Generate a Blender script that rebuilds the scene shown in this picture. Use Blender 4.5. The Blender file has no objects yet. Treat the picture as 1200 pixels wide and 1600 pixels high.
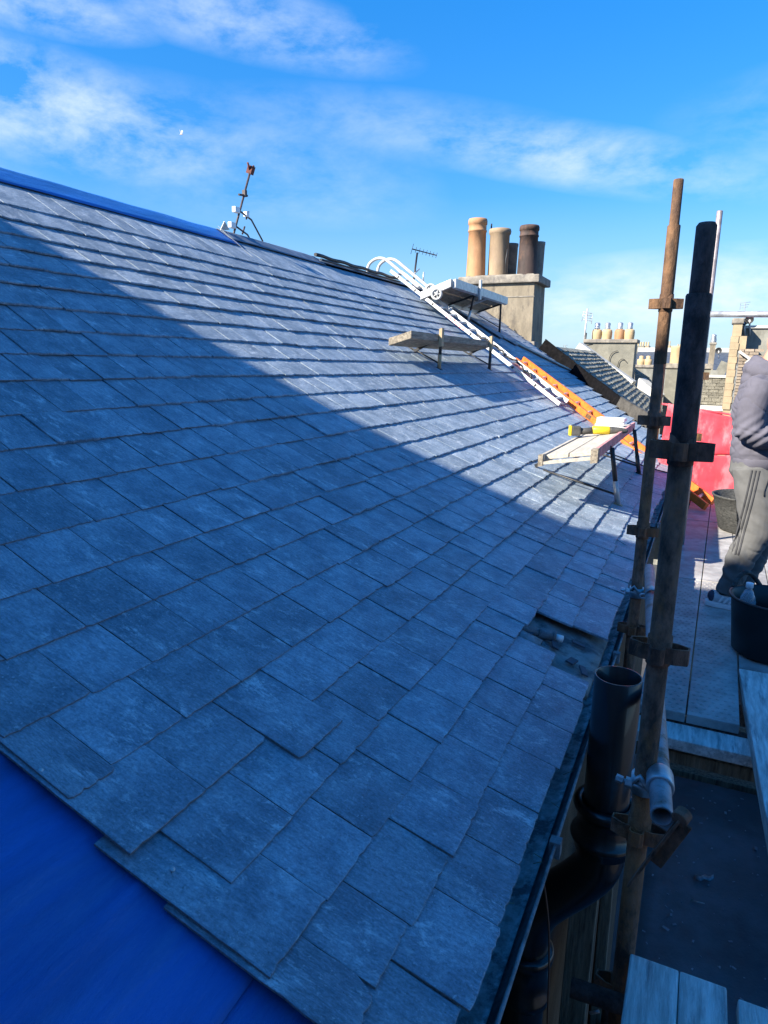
import bpy, bmesh, math, random
from mathutils import Vector, Matrix, noise
from mathutils.bvhtree import BVHTree
R = math.radians
random.seed(7)

# ------------------------------------------------------------------ camera, sky, sun, exposure
scene = bpy.context.scene
COL = scene.collection
F = 1050.0
def _norm(v): return Vector(v).normalized()
_D = _norm((507, -222, F))                     # along the ridge, in camera axes (x right, y down, z forward)
_N = Vector((515.956 - 600, 5574.278 - 800, F)).normalized()
_U = -_N
_Rt = _D.cross(_U)
if _Rt.x < 0: _Rt = -_Rt
AX = (_Rt, _D, _U)
def ray(x, y):
    d = Vector((x - 600, y - 800, F))
    return Vector((d.dot(_Rt), d.dot(_D), d.dot(_U)))
def hit(x, y, axis, val):                      # a world point seen at a photo pixel with one coordinate known
    r = ray(x, y); return r * (val / r[axis])
cam_d = bpy.data.cameras.new('camera'); cam = bpy.data.objects.new('camera', cam_d); COL.objects.link(cam)
cx = Vector([a.x for a in AX]); cy = Vector([a.y for a in AX]); cz = Vector([a.z for a in AX])
cam.matrix_world = Matrix(((cx.x, -cy.x, -cz.x, 0), (cx.y, -cy.y, -cz.y, 0), (cx.z, -cy.z, -cz.z, 0), (0, 0, 0, 1)))
cam_d.sensor_fit = 'VERTICAL'; cam_d.sensor_height = 24; cam_d.lens = 24 * F / 1600
cam_d.clip_start = 0.05; cam_d.clip_end = 4000
scene.camera = cam

TO_SUN = Vector((-.55, -.70, .60)).normalized()
world = bpy.data.worlds.new('World'); scene.world = world; world.use_nodes = True
wn, wl = world.node_tree.nodes, world.node_tree.links
wn.clear()
wout = wn.new('ShaderNodeOutputWorld'); bg = wn.new('ShaderNodeBackground')
sky = wn.new('ShaderNodeTexSky'); sky.sky_type = 'NISHITA'; sky.sun_disc = False
sky.sun_elevation = math.asin(TO_SUN.z); sky.sun_rotation = math.atan2(TO_SUN.x, TO_SUN.y)
sky.altitude = 0; sky.air_density = 1.0; sky.dust_density = .25; sky.ozone_density = 3.2
SKY_STRENGTH = .112
bg.inputs['Strength'].default_value = SKY_STRENGTH
def wmath(op, a, b=None, clamp=False):
    n = wn.new('ShaderNodeMath'); n.operation = op; n.use_clamp = clamp
    for i, v in enumerate((a, b)):
        if v is None: continue
        if isinstance(v, (int, float)): n.inputs[i].default_value = v
        else: wl.new(v, n.inputs[i])
    return n.outputs[0]
def wvec(op, a, b=None):
    n = wn.new('ShaderNodeVectorMath'); n.operation = op
    for i, v in enumerate((a, b)):
        if v is None: continue
        if isinstance(v, (tuple, Vector)): n.inputs[i].default_value = tuple(v)
        else: wl.new(v, n.inputs[i])
    return n
tc = wn.new('ShaderNodeTexCoord'); DIRV = tc.outputs['Generated']
# wispy clouds: soft patches in fixed directions of the sky, torn by stretched noise
def cloud(px, py, lx, ly, ang, amt):
    c = ray(px, py).normalized()
    a = (ray(px + math.cos(R(ang)) * 10, py + math.sin(R(ang)) * 10).normalized() - c).normalized()
    b = a.cross(c).normalized()
    d = wvec('SUBTRACT', DIRV, c).outputs[0]
    u = wmath('DIVIDE', wvec('DOT_PRODUCT', d, a).outputs['Value'], lx / F)
    v = wmath('DIVIDE', wvec('DOT_PRODUCT', d, b).outputs['Value'], ly / F)
    q = wmath('ADD', wmath('MULTIPLY', u, u), wmath('MULTIPLY', v, v))
    return wmath('MULTIPLY', wmath('SUBTRACT', 1.0, q, True), amt)
masks = [cloud(60, 165, 300, 75, 16, .95), cloud(330, 225, 330, 75, 12, .38), cloud(380, 30, 240, 48, 14, .72), cloud(60, 8, 150, 34, 12, .8),
         cloud(900, 245, 300, 46, 8, .78), cloud(620, 200, 320, 50, 6, .35), cloud(430, 300, 260, 50, 5, .3), cloud(1080, 465, 420, 70, -3, 1.15),
         cloud(-700, 200, 500, 110, 10, .6), cloud(1900, 200, 500, 110, 0, .6)]
tot = masks[0]
for m_ in masks[1:]: tot = wmath('MAXIMUM', tot, m_)
mp = wn.new('ShaderNodeMapping'); wl.new(DIRV, mp.inputs[0]); mp.inputs['Rotation'].default_value = (0, R(-10), R(25)); mp.inputs['Scale'].default_value = (2.6, 3.4, 6.5)
nz = wn.new('ShaderNodeTexNoise'); nz.inputs['Scale'].default_value = 2.6; nz.inputs['Detail'].default_value = 10; nz.inputs['Roughness'].default_value = .62; nz.inputs['Distortion'].default_value = .15
wl.new(mp.outputs[0], nz.inputs['Vector'])
cl = wmath('MULTIPLY', wmath('SUBTRACT', nz.outputs['Fac'], .37), 3.3, True)
cl = wmath('MULTIPLY', wmath('MULTIPLY', cl, tot), .85, True)
mixc = wn.new('ShaderNodeMix'); mixc.data_type = 'RGBA'; wl.new(cl, mixc.inputs[0])
hs = wn.new('ShaderNodeHueSaturation'); hs.inputs['Saturation'].default_value = 1.38; hs.inputs['Value'].default_value = 1.0
wl.new(sky.outputs[0], hs.inputs['Color'])
sep = wn.new('ShaderNodeSeparateXYZ'); wl.new(DIRV, sep.inputs[0])
lim = wn.new('ShaderNodeMapRange'); lim.inputs[1].default_value = 0; lim.inputs[2].default_value = .42; lim.inputs[3].default_value = .48; lim.inputs[4].default_value = .86; wl.new(sep.outputs[2], lim.inputs[0])
skv = wn.new('ShaderNodeVectorMath'); skv.operation = 'SCALE'; tn_ = wn.new('ShaderNodeVectorMath'); tn_.operation = 'MULTIPLY'; wl.new(hs.outputs[0], tn_.inputs[0]); tn_.inputs[1].default_value = (.82, .96, 1.07); wl.new(tn_.outputs[0], skv.inputs[0]); wl.new(lim.outputs[0], skv.inputs['Scale'])
hz = wn.new('ShaderNodeMapRange'); hz.inputs[1].default_value = 0; hz.inputs[2].default_value = .22; hz.inputs[3].default_value = .75; hz.inputs[4].default_value = 0; wl.new(sep.outputs[2], hz.inputs[0])
hm_ = wn.new('ShaderNodeMix'); hm_.data_type = 'RGBA'; wl.new(hz.outputs[0], hm_.inputs[0]); wl.new(skv.outputs[0], hm_.inputs[6]); hm_.inputs[7].default_value = (1.80, 2.50, 3.45, 1)
wl.new(hm_.outputs[2], mixc.inputs[6]); mixc.inputs[7].default_value = (3.1, 3.55, 4.05, 1)
wl.new(mixc.outputs[2], bg.inputs['Color']); wl.new(bg.outputs[0], wout.inputs['Surface'])

sun_d = bpy.data.lights.new('sun', 'SUN'); sun_d.energy = 5.0; sun_d.angle = R(.5); sun_d.color = (1, .90, .76)
sun = bpy.data.objects.new('sun', sun_d); COL.objects.link(sun)
sun.rotation_euler = (-TO_SUN).to_track_quat('-Z', 'Y').to_euler()
vs = scene.view_settings
vs.view_transform = 'Standard'; vs.look = 'None'; vs.exposure = 1.45; vs.gamma = 1; vs.use_curve_mapping = False

# ------------------------------------------------------------------ materials
def srgb(r, g, b):
    f = lambda c: c / 12.92 if c <= .04045 else ((c + .055) / 1.055) ** 2.4
    return (f(r / 255), f(g / 255), f(b / 255), 1)
def mat(name, base, var=.25, scale=8, rough=.7, metal=0, bump=.15, bscale=60, spots=None, spot_scale=5, spot_lo=.55, spot_hi=.65, stretch=(1, 1, 1),
        per_obj=0.0, coat=0, spec=.5, trans=0, alpha=1.0, coords='Object', bdist=.01):
    m = bpy.data.materials.new(name); m.use_nodes = True; nt = m.node_tree; n, l = nt.nodes, nt.links
    b = n['Principled BSDF']; b.inputs['Roughness'].default_value = rough; b.inputs['Metallic'].default_value = metal
    b.inputs['Coat Weight'].default_value = coat; b.inputs['Specular IOR Level'].default_value = spec
    b.inputs['Transmission Weight'].default_value = trans; b.inputs['Alpha'].default_value = alpha
    t = n.new('ShaderNodeTexCoord'); oi = n.new('ShaderNodeObjectInfo'); gi = n.new('ShaderNodeNewGeometry')
    ad = n.new('ShaderNodeMath'); ad.operation = 'ADD'; l.new(oi.outputs['Random'], ad.inputs[0]); l.new(gi.outputs['Random Per Island'], ad.inputs[1])
    sc = n.new('ShaderNodeMath'); sc.operation = 'MULTIPLY'; l.new(ad.outputs[0], sc.inputs[0]); sc.inputs[1].default_value = 37.0
    va = n.new('ShaderNodeVectorMath'); va.operation = 'ADD'; l.new(t.outputs[coords], va.inputs[0])
    if per_obj: l.new(sc.outputs[0], va.inputs[1])
    mpn = n.new('ShaderNodeMapping'); l.new(va.outputs[0], mpn.inputs[0]); mpn.inputs['Scale'].default_value = stretch
    V = mpn.outputs[0]
    nz1 = n.new('ShaderNodeTexNoise'); nz1.inputs['Scale'].default_value = scale; nz1.inputs['Detail'].default_value = 8; nz1.inputs['Roughness'].default_value = .65; l.new(V, nz1.inputs['Vector'])
    rp = n.new('ShaderNodeValToRGB'); l.new(nz1.outputs['Fac'], rp.inputs[0])
    base = Vector(base[:3]); lo = base * (1 - var); hi = base * (1 + var)
    rp.color_ramp.elements[0].position = .38; rp.color_ramp.elements[0].color = (*lo, 1)
    rp.color_ramp.elements[1].position = .63; rp.color_ramp.elements[1].color = (*hi, 1)
    colo = rp.outputs[0]
    if spots:
        nz2 = n.new('ShaderNodeTexNoise'); nz2.inputs['Scale'].default_value = spot_scale; nz2.inputs['Detail'].default_value = 10; nz2.inputs['Roughness'].default_value = .7; l.new(V, nz2.inputs['Vector'])
        rr = n.new('ShaderNodeMapRange'); rr.inputs[1].default_value = spot_lo; rr.inputs[2].default_value = spot_hi; l.new(nz2.outputs['Fac'], rr.inputs[0])
        mx = n.new('ShaderNodeMix'); mx.data_type = 'RGBA'; l.new(rr.outputs[0], mx.inputs[0]); l.new(colo, mx.inputs[6]); mx.inputs[7].default_value = (*spots[:3], 1)
        colo = mx.outputs[2]
    if per_obj:
        fr = n.new('ShaderNodeMath'); fr.operation = 'FRACT'; l.new(sc.outputs[0], fr.inputs[0])
        mr = n.new('ShaderNodeMapRange'); mr.inputs[3].default_value = 1 - per_obj; mr.inputs[4].default_value = 1 + per_obj; l.new(fr.outputs[0], mr.inputs[0])
        vm = n.new('ShaderNodeVectorMath'); vm.operation = 'SCALE'; l.new(colo, vm.inputs[0]); l.new(mr.outputs[0], vm.inputs['Scale']); colo = vm.outputs[0]
    l.new(colo, b.inputs['Base Color'])
    if bump:
        nb = n.new('ShaderNodeTexNoise'); nb.inputs['Scale'].default_value = bscale; nb.inputs['Detail'].default_value = 8; nb.inputs['Roughness'].default_value = .7; l.new(V, nb.inputs['Vector'])
        bp = n.new('ShaderNodeBump'); bp.inputs['Strength'].default_value = bump; bp.inputs['Distance'].default_value = bdist; l.new(nb.outputs['Fac'], bp.inputs['Height']); l.new(bp.outputs[0], b.inputs['Normal'])
        mrr = n.new('ShaderNodeMapRange'); mrr.inputs[3].default_value = max(0, rough - .12); mrr.inputs[4].default_value = min(1, rough + .12); l.new(nz1.outputs['Fac'], mrr.inputs[0]); l.new(mrr.outputs[0], b.inputs['Roughness'])
    return m

def slate_material(name='natural_slate'):
    m = bpy.data.materials.new(name); m.use_nodes = True; nt = m.node_tree; n, l = nt.nodes, nt.links
    b = n['Principled BSDF']
    t = n.new('ShaderNodeTexCoord'); oi = n.new('ShaderNodeObjectInfo'); gi = n.new('ShaderNodeNewGeometry')
    def mth(op, a, c=None, clamp=False):
        k = n.new('ShaderNodeMath'); k.operation = op; k.use_clamp = clamp
        for i, v in enumerate((a, c)):
            if v is None: continue
            if isinstance(v, (int, float)): k.inputs[i].default_value = v
            else: l.new(v, k.inputs[i])
        return k.outputs[0]
    rnd = mth('FRACT', mth('ADD', mth('MULTIPLY', oi.outputs['Random'], 17.31), mth('MULTIPLY', gi.outputs['Random Per Island'], 7.7)))
    va = n.new('ShaderNodeVectorMath'); va.operation = 'ADD'; l.new(t.outputs['Object'], va.inputs[0])
    cmb = n.new('ShaderNodeCombineXYZ'); l.new(mth('MULTIPLY', rnd, 53.), cmb.inputs[0]); l.new(mth('MULTIPLY', rnd, 91.), cmb.inputs[1]); l.new(mth('MULTIPLY', rnd, 29.), cmb.inputs[2]); l.new(cmb.outputs[0], va.inputs[1])
    def noise_(sc, det=8, ro=.65, stretch=(1, 1, 1), rot=0, dist=0):
        mp = n.new('ShaderNodeMapping'); mp.inputs['Scale'].default_value = stretch; mp.inputs['Rotation'].default_value = (0, 0, rot); l.new(va.outputs[0], mp.inputs[0])
        z = n.new('ShaderNodeTexNoise'); z.inputs['Scale'].default_value = sc; z.inputs['Detail'].default_value = det; z.inputs['Roughness'].default_value = ro; z.inputs['Distortion'].default_value = dist
        l.new(mp.outputs[0], z.inputs['Vector']); return z.outputs['Fac']
    big = noise_(7, 6, .6); fine = noise_(150, 6, .72, (1, .7, 1)); grain = noise_(46, 9, .8, (3.0, .6, 1), .5)
    streak = noise_(14, 12, .86, (1.7, .75, 1), .55, .2); chalk = noise_(5.0, 5, .6)
    def ramp(v, lo, hi, a, c):
        k = n.new('ShaderNodeMapRange'); k.inputs[1].default_value = lo; k.inputs[2].default_value = hi; k.inputs[3].default_value = a; k.inputs[4].default_value = c; l.new(v, k.inputs[0]); return k.outputs[0]
    base = n.new('ShaderNodeMix'); base.data_type = 'RGBA'; l.new(ramp(big, .4, .6, 0, 1), base.inputs[0])
    base.inputs[6].default_value = (.162, .214, .268, 1); base.inputs[7].default_value = (.262, .326, .388, 1)
    g2 = n.new('ShaderNodeVectorMath'); g2.operation = 'SCALE'; l.new(base.outputs[2], g2.inputs[0])
    v = mth('MULTIPLY', ramp(rnd, 0, 1, .87, 1.13), mth('MULTIPLY', ramp(fine, .36, .64, .74, 1.26), ramp(grain, .38, .62, .72, 1.22)))
    l.new(v, g2.inputs['Scale'])
    # chalky scuffs and cutting dust
    sc = mth('MULTIPLY', ramp(streak, .525, .60, 0, 1), ramp(chalk, .44, .58, 0, 1), True)
    mx = n.new('ShaderNodeMix'); mx.data_type = 'RGBA'; l.new(mth('MULTIPLY', sc, .9), mx.inputs[0]); l.new(g2.outputs[0], mx.inputs[6]); mx.inputs[7].default_value = (.58, .64, .68, 1)
    # thin hairline scratches
    mpw = n.new('ShaderNodeMapping'); mpw.inputs['Rotation'].default_value = (0, 0, .9); mpw.inputs['Scale'].default_value = (1, 9, 1); l.new(va.outputs[0], mpw.inputs[0])
    wv = n.new('ShaderNodeTexNoise'); wv.inputs['Scale'].default_value = 4.2; wv.inputs['Detail'].default_value = 2; wv.inputs['Distortion'].default_value = 2.5; l.new(mpw.outputs[0], wv.inputs['Vector'])
    spk = ramp(noise_(95, 3, .6), .64, .70, 0, .55); dks = ramp(noise_(70, 4, .7, (1, 1, 1), 1.1), .66, .70, 0, .6)
    hair = mth('MULTIPLY', ramp(mth('ABSOLUTE', mth('SUBTRACT', wv.outputs['Fac'], .5)), .0, .006, 1, 0), ramp(noise_(6, 4, .5), .56, .62, 0, .30), True)
    mx2 = n.new('ShaderNodeMix'); mx2.data_type = 'RGBA'; l.new(hair, mx2.inputs[0]); l.new(mx.outputs[2], mx2.inputs[6]); mx2.inputs[7].default_value = (.5, .53, .55, 1)
    mx3 = n.new('ShaderNodeMix'); mx3.data_type = 'RGBA'; l.new(spk, mx3.inputs[0]); l.new(mx2.outputs[2], mx3.inputs[6]); mx3.inputs[7].default_value = (.55, .60, .63, 1)
    mx4 = n.new('ShaderNodeMix'); mx4.data_type = 'RGBA'; l.new(dks, mx4.inputs[0]); l.new(mx3.outputs[2], mx4.inputs[6]); mx4.inputs[7].default_value = (.05, .06, .07, 1)
    l.new(mx4.outputs[2], b.inputs['Base Color'])
    l.new(ramp(fine, .3, .7, .42, .66), b.inputs['Roughness']); b.inputs['Specular IOR Level'].default_value = .5
    hgt = mth('ADD', mth('MULTIPLY', fine, .5), mth('ADD', mth('MULTIPLY', noise_(28, 8, .7, (1, .7, 1), 0, 1.0), 1.3), mth('MULTIPLY', grain, .5)))
    bp = n.new('ShaderNodeBump'); bp.inputs['Strength'].default_value = .55; bp.inputs['Distance'].default_value = .004; l.new(hgt, bp.inputs['Height']); l.new(bp.outputs[0], b.inputs['Normal'])
    return m

M = dict(
    slate_edge=mat('slate_cut_edge', (.20, .19, .20), .35, 90, .8, bump=.4, bscale=200, spots=(.12, .13, .15), spot_scale=60),
    slate=slate_material(),
    membrane=mat('blue_membrane', (.010, .115, .40), .22, 2.2, .5, bump=.5, bscale=9, spots=(.04, .16, .42), spot_scale=3.6, spot_lo=.53, spot_hi=.75, stretch=(3.2, .5, 3.2), bdist=.02),
    lead=mat('lead_sheet', (.26, .30, .35), .25, 5, .5, bump=.5, bscale=12, spots=(.45, .48, .5), spot_scale=4),
    ridge=mat('ridge_lead', (.10, .14, .20), .3, 6, .55, bump=.3, bscale=20),
    dark=mat('dark_metal', (.02, .022, .025), .4, 12, .5),
    gutter=mat('old_iron_gutter', (.19, .20, .215), .4, 20, .75, bump=.5, bscale=60, spots=(.09, .12, .14), spot_scale=15),
    blackplastic=mat('black_plastic', (.004, .005, .007), .3, 10, .34, bump=.06, bscale=30, spec=.5, coat=.5, spots=(.02, .026, .036), spot_scale=6, spot_lo=.58, spot_hi=.8),
    rust=mat('rusty_steel', (.19, .085, .052), .65, 26, .82, metal=.15, bump=.8, bscale=70, spots=(.42, .14, .04), spot_scale=8, spot_lo=.48, spot_hi=.68, stretch=(1, 1, .45)),
    rustl=mat('light_rusty_steel', (.155, .085, .042), .55, 26, .8, metal=.1, bump=.8, bscale=70, spots=(.07, .04, .028), spot_scale=9, spot_lo=.48, spot_hi=.68, stretch=(1, 1, .45)),
    rustd=mat('dark_rusty_steel', (.115, .068, .057), .6, 30, .8, metal=.2, bump=.8, bscale=80, spots=(.085, .045, .028), spot_scale=9, spot_lo=.52, spot_hi=.74, stretch=(1, 1, .5)),
    rusto=mat('ochre_rusty_steel', (.12, .062, .022), .6, 25, .85, metal=.1, bump=.8, bscale=70, spots=(.035, .025, .025), spot_scale=9, spot_lo=.5, spot_hi=.66, stretch=(1, 1, .45)),
    galv=mat('galvanised_steel', (.42, .44, .46), .25, 18, .42, metal=.7, bump=.1),
    galvm=mat('weathered_galvanised_tube', (.30, .27, .28), .3, 14, .55, metal=.4, bump=.3, spots=(.16, .09, .06), spot_scale=8),
    alu=mat('white_aluminium', (.46, .47, .47), .14, 12, .4, metal=.1, bump=.05),
    alug=mat('scuffed_aluminium', (.48, .49, .49), .2, 14, .45, metal=.4, bump=.1),
    orange=mat('orange_fibreglass', (.66, .135, .014), .18, 14, .5, bump=.15, spots=(.55, .24, .10), spot_scale=9, spot_lo=.62, spot_hi=.72),
    redlabel=mat('red_label', (.5, .05, .04), .5, 60, .6, spots=(.75, .7, .68), spot_scale=45, spot_lo=.48, spot_hi=.52),
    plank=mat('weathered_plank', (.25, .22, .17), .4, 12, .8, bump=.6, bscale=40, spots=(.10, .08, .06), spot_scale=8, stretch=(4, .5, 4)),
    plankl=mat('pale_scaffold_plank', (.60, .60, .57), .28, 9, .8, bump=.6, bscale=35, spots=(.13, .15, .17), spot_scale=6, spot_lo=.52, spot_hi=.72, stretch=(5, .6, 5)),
    planktop=mat('sunlit_platform_board', (.42, .39, .33), .15, 12, .8, bump=.5, bscale=40, spots=(.40, .36, .30), spot_scale=9, stretch=(4, .4, 4)),  # pale timber tone for the lowest platform's boards
    pinkwood=mat('pink_painted_timber', (.46, .22, .22), .3, 12, .8, spots=(.30, .16, .14), spot_scale=20, bump=.4),
    oldwood=mat('old_dark_timber', (.15, .125, .09), .5, 8, .85, bump=.8, bscale=30, spots=(.30, .27, .21), spot_scale=7, spot_lo=.45, spot_hi=.7, stretch=(6, 6, .45)),
    mat_=mat('dark_rubber_sheet', (.12, .135, .16), .35, 1.8, .6, bump=.3, bscale=50, spots=(.10, .12, .14), spot_scale=2.2, spot_lo=.5, spot_hi=.85),
    chim=mat('rendered_chimney', (.215, .185, .135), .2, 3, .9, bump=.5, bscale=26, spots=(.115, .10, .08), spot_scale=2.6, spot_lo=.49, spot_hi=.60, stretch=(1.4, 1.4, .55)),
    chimg=mat('grey_chimney_render', (.19, .185, .15), .2, 2.5, .9, bump=.4, bscale=20, spots=(.13, .13, .11), spot_scale=1.5, spot_lo=.5, spot_hi=.7),
    cope=mat('weathered_cope', (.23, .21, .175), .3, 6, .9, bump=.6, bscale=25, spots=(.14, .13, .12), spot_scale=5, spot_lo=.5, spot_hi=.65),
    pot1=mat('buff_clay', (.36, .195, .095), .18, 5, .75, bump=.15, spots=(.36, .20, .10), spot_scale=4, spot_lo=.58, spot_hi=.8, stretch=(1, 1, .4)),
    pot2=mat('cream_clay', (.28, .205, .13), .18, 5, .8, bump=.15, spots=(.24, .18, .13), spot_scale=4, spot_lo=.54, spot_hi=.75, stretch=(1, 1, .4)),
    pot3=mat('sooty_clay', (.045, .030, .026), .5, 4, .8, bump=.2, spots=(.17, .09, .055), spot_scale=3, spot_lo=.5, spot_hi=.75, stretch=(1, 1, .4)),
    potg=mat('grey_clay', (.20, .17, .14), .3, 5, .8),
    poty=mat('yellow_clay', (.42, .31, .17), .12, 4, .75),
    soot=mat('soot', (.006, .006, .006), .2, 5, .95),
    tar=mat('tarred_parapet', (.004, .004, .005), .5, 12, .9, bump=.5, spec=.1, spots=(.009, .008, .008), spot_scale=10),  # near-black tone of the upper parapet
    parap=mat('grey_parapet', (.055, .053, .048), .35, 7, .9, bump=.6, bscale=25, spots=(.26, .24, .2), spot_scale=12, spot_lo=.6, spot_hi=.7),
    oldslate=mat('mossy_old_slates', (.22, .22, .18), .35, 5, .85, bump=.4, bscale=25, per_obj=.22, spots=(.20, .20, .13), spot_scale=6, spot_lo=.55, spot_hi=.75),
    blueslate=mat('distant_blue_slates', (.05, .065, .09), .25, 4, .7),
    greystone=mat('grey_harled_wall', (.22, .22, .19), .3, 1.6, .95, bump=.5, bscale=18, spots=(.12, .12, .11), spot_scale=1.3, spot_lo=.5, spot_hi=.7, stretch=(1.6, 1.6, .7)),
    rubble=mat('rubble_stone', (.23, .22, .18), .35, 9, .95, bump=.8, bscale=9, bdist=.05, per_obj=.25),
    sand=mat('cream_sandstone', (.34, .27, .17), .15, 3, .9, bump=.3, spots=(.42, .32, .2), spot_scale=2),
    brick=mat('pale_brick', (.27, .22, .165), .25, 6, .9, per_obj=.25),
    white=mat('white_cope', (.50, .50, .46), .12, 6, .8),
    red=mat('red_netting', (.80, .10, .14), .15, 3, .8, bump=.2, bscale=200, spots=(.90, .30, .34), spot_scale=2.5, spot_lo=.50, spot_hi=.62, stretch=(3, 1, 1.2)),
    steeldeck=mat('steel_deck', (.36, .355, .345), .25, 7, .62, metal=.15, bump=.25, bscale=35, spots=(.23, .215, .21), spot_scale=9, spot_lo=.5, spot_hi=.72),
    rubber=mat('black_rubber', (.006, .007, .009), .3, 12, .42, bump=.1, bscale=30),
    rubberg=mat('dusty_rubber', (.045, .047, .045), .45, 30, .85, bump=.4, bscale=60, spots=(.09, .09, .085), spot_scale=26, stretch=(1, 1, 2.4)),
    hoodie=mat('slate_grey_fleece', (.098, .097, .125), .12, 8, .95, bump=.2, bscale=220, bdist=.002),
    jogger=mat('light_grey_jersey', (.105, .108, .108), .10, 12, .95, bump=.2, bscale=220, bdist=.002),
    stripe=mat('dark_grey_stripe', (.045, .047, .052), .1, 20, .9),
    skin=mat('skin', (.62, .27, .18), .08, 10, .5, bump=.05),
    hair=mat('brown_hair', (.07, .04, .025), .3, 60, .7),
    shoe=mat('pale_trainer', (.50, .52, .54), .12, 30, .7), sole=mat('white_sole', (.68, .69, .70), .05, 30, .6), navy=mat('navy_suede', (.035, .045, .08), .2, 30, .8),
    water=mat('clear_plastic', (.72, .80, .86), .04, 10, .08, bump=0, trans=.75, spec=.5),
    milk=mat('cloudy_water', (.50, .60, .72), .05, 10, .2, bump=0, trans=.35),
    capw=mat('white_plastic', (.72, .74, .76), .05, 10, .4, bump=0),
    yellow=mat('yellow_plastic', (.62, .45, .02), .05, 10, .45), drillg=mat('drill_grey', (.06, .06, .055), .3, 20, .6),
    copper=mat('brown_wire', (.16, .075, .05), .2, 20, .5), wire=mat('cable', (.20, .22, .23), .2, 30, .6), wired=mat('black_cable', (.01, .01, .012), .2, 30, .5),
    silt=mat('gutter_silt', (.42, .44, .46), .35, 30, .9, bump=.8, bscale=80, spots=(.13, .15, .17), spot_scale=14, spot_lo=.5, spot_hi=.6),
    mortar=mat('grey_mortar', (.20, .215, .215), .25, 9, .95, bump=.8, bscale=30, spots=(.075, .08, .09), spot_scale=6, spot_lo=.5, spot_hi=.6),
    wall=mat('dark_stone_wall', (.075, .058, .04), .4, 3, .95, bump=.8, bscale=9, bdist=.03),
    bwall=mat('sandstone_gable', (.22, .21, .19), .2, 2, .95), asphalt=mat('asphalt', (.05, .05, .052), .2, 1, .9),
    antenna=mat('antenna_metal', (.06, .045, .045), .4, 30, .6), antred=mat('antenna_rust', (.12, .035, .025), .3, 30, .8), gull=mat('gull_feathers', (.55, .55, .55), .2, 30, .8),
)
# the netting lets some light through
def netting():
    m = M['red']; n, l = m.node_tree.nodes, m.node_tree.links
    b = n['Principled BSDF']; o = n['Material Output']
    tr = n.new('ShaderNodeBsdfTranslucent'); tr.inputs[0].default_value = (.95, .16, .20, 1)
    tp = n.new('ShaderNodeBsdfTransparent')
    mx = n.new('ShaderNodeMixShader'); mx.inputs[0].default_value = .45; l.new(b.outputs[0], mx.inputs[1]); l.new(tr.outputs[0], mx.inputs[2])
    mx2 = n.new('ShaderNodeMixShader'); mx2.inputs[0].default_value = .12; l.new(mx.outputs[0], mx2.inputs[1]); l.new(tp.outputs[0], mx2.inputs[2])
    l.new(mx2.outputs[0], o.inputs[0])
netting()

# ------------------------------------------------------------------ object helpers
def tag(o, label=None, cat=None, group=None, kind=None):
    if label: o['label'] = label
    if cat: o['category'] = cat
    if group: o['group'] = group
    if kind: o['kind'] = kind
    return o
def empty(name, loc, label, cat, group=None):
    o = bpy.data.objects.new(name, None); COL.objects.link(o); o.location = loc; o.empty_display_size = .1
    return tag(o, label, cat, group)
def link(name, me, m, parent=None, smooth=False, mw=None):
    o = bpy.data.objects.new(name, me); COL.objects.link(o)
    if m is not None and not me.materials: me.materials.append(m)
    if parent is not None:
        o.parent = parent
        inv = Matrix.Identity(4)
        chain = parent; acc = Matrix.Identity(4)
        while chain is not None:
            acc = chain.matrix_basis @ acc; chain = chain.parent
        o.matrix_basis = acc.inverted() @ (mw if mw is not None else Matrix.Identity(4))
    elif mw is not None: o.matrix_basis = mw
    if smooth:
        for p in me.polygons: p.use_smooth = True
    return o
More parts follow.
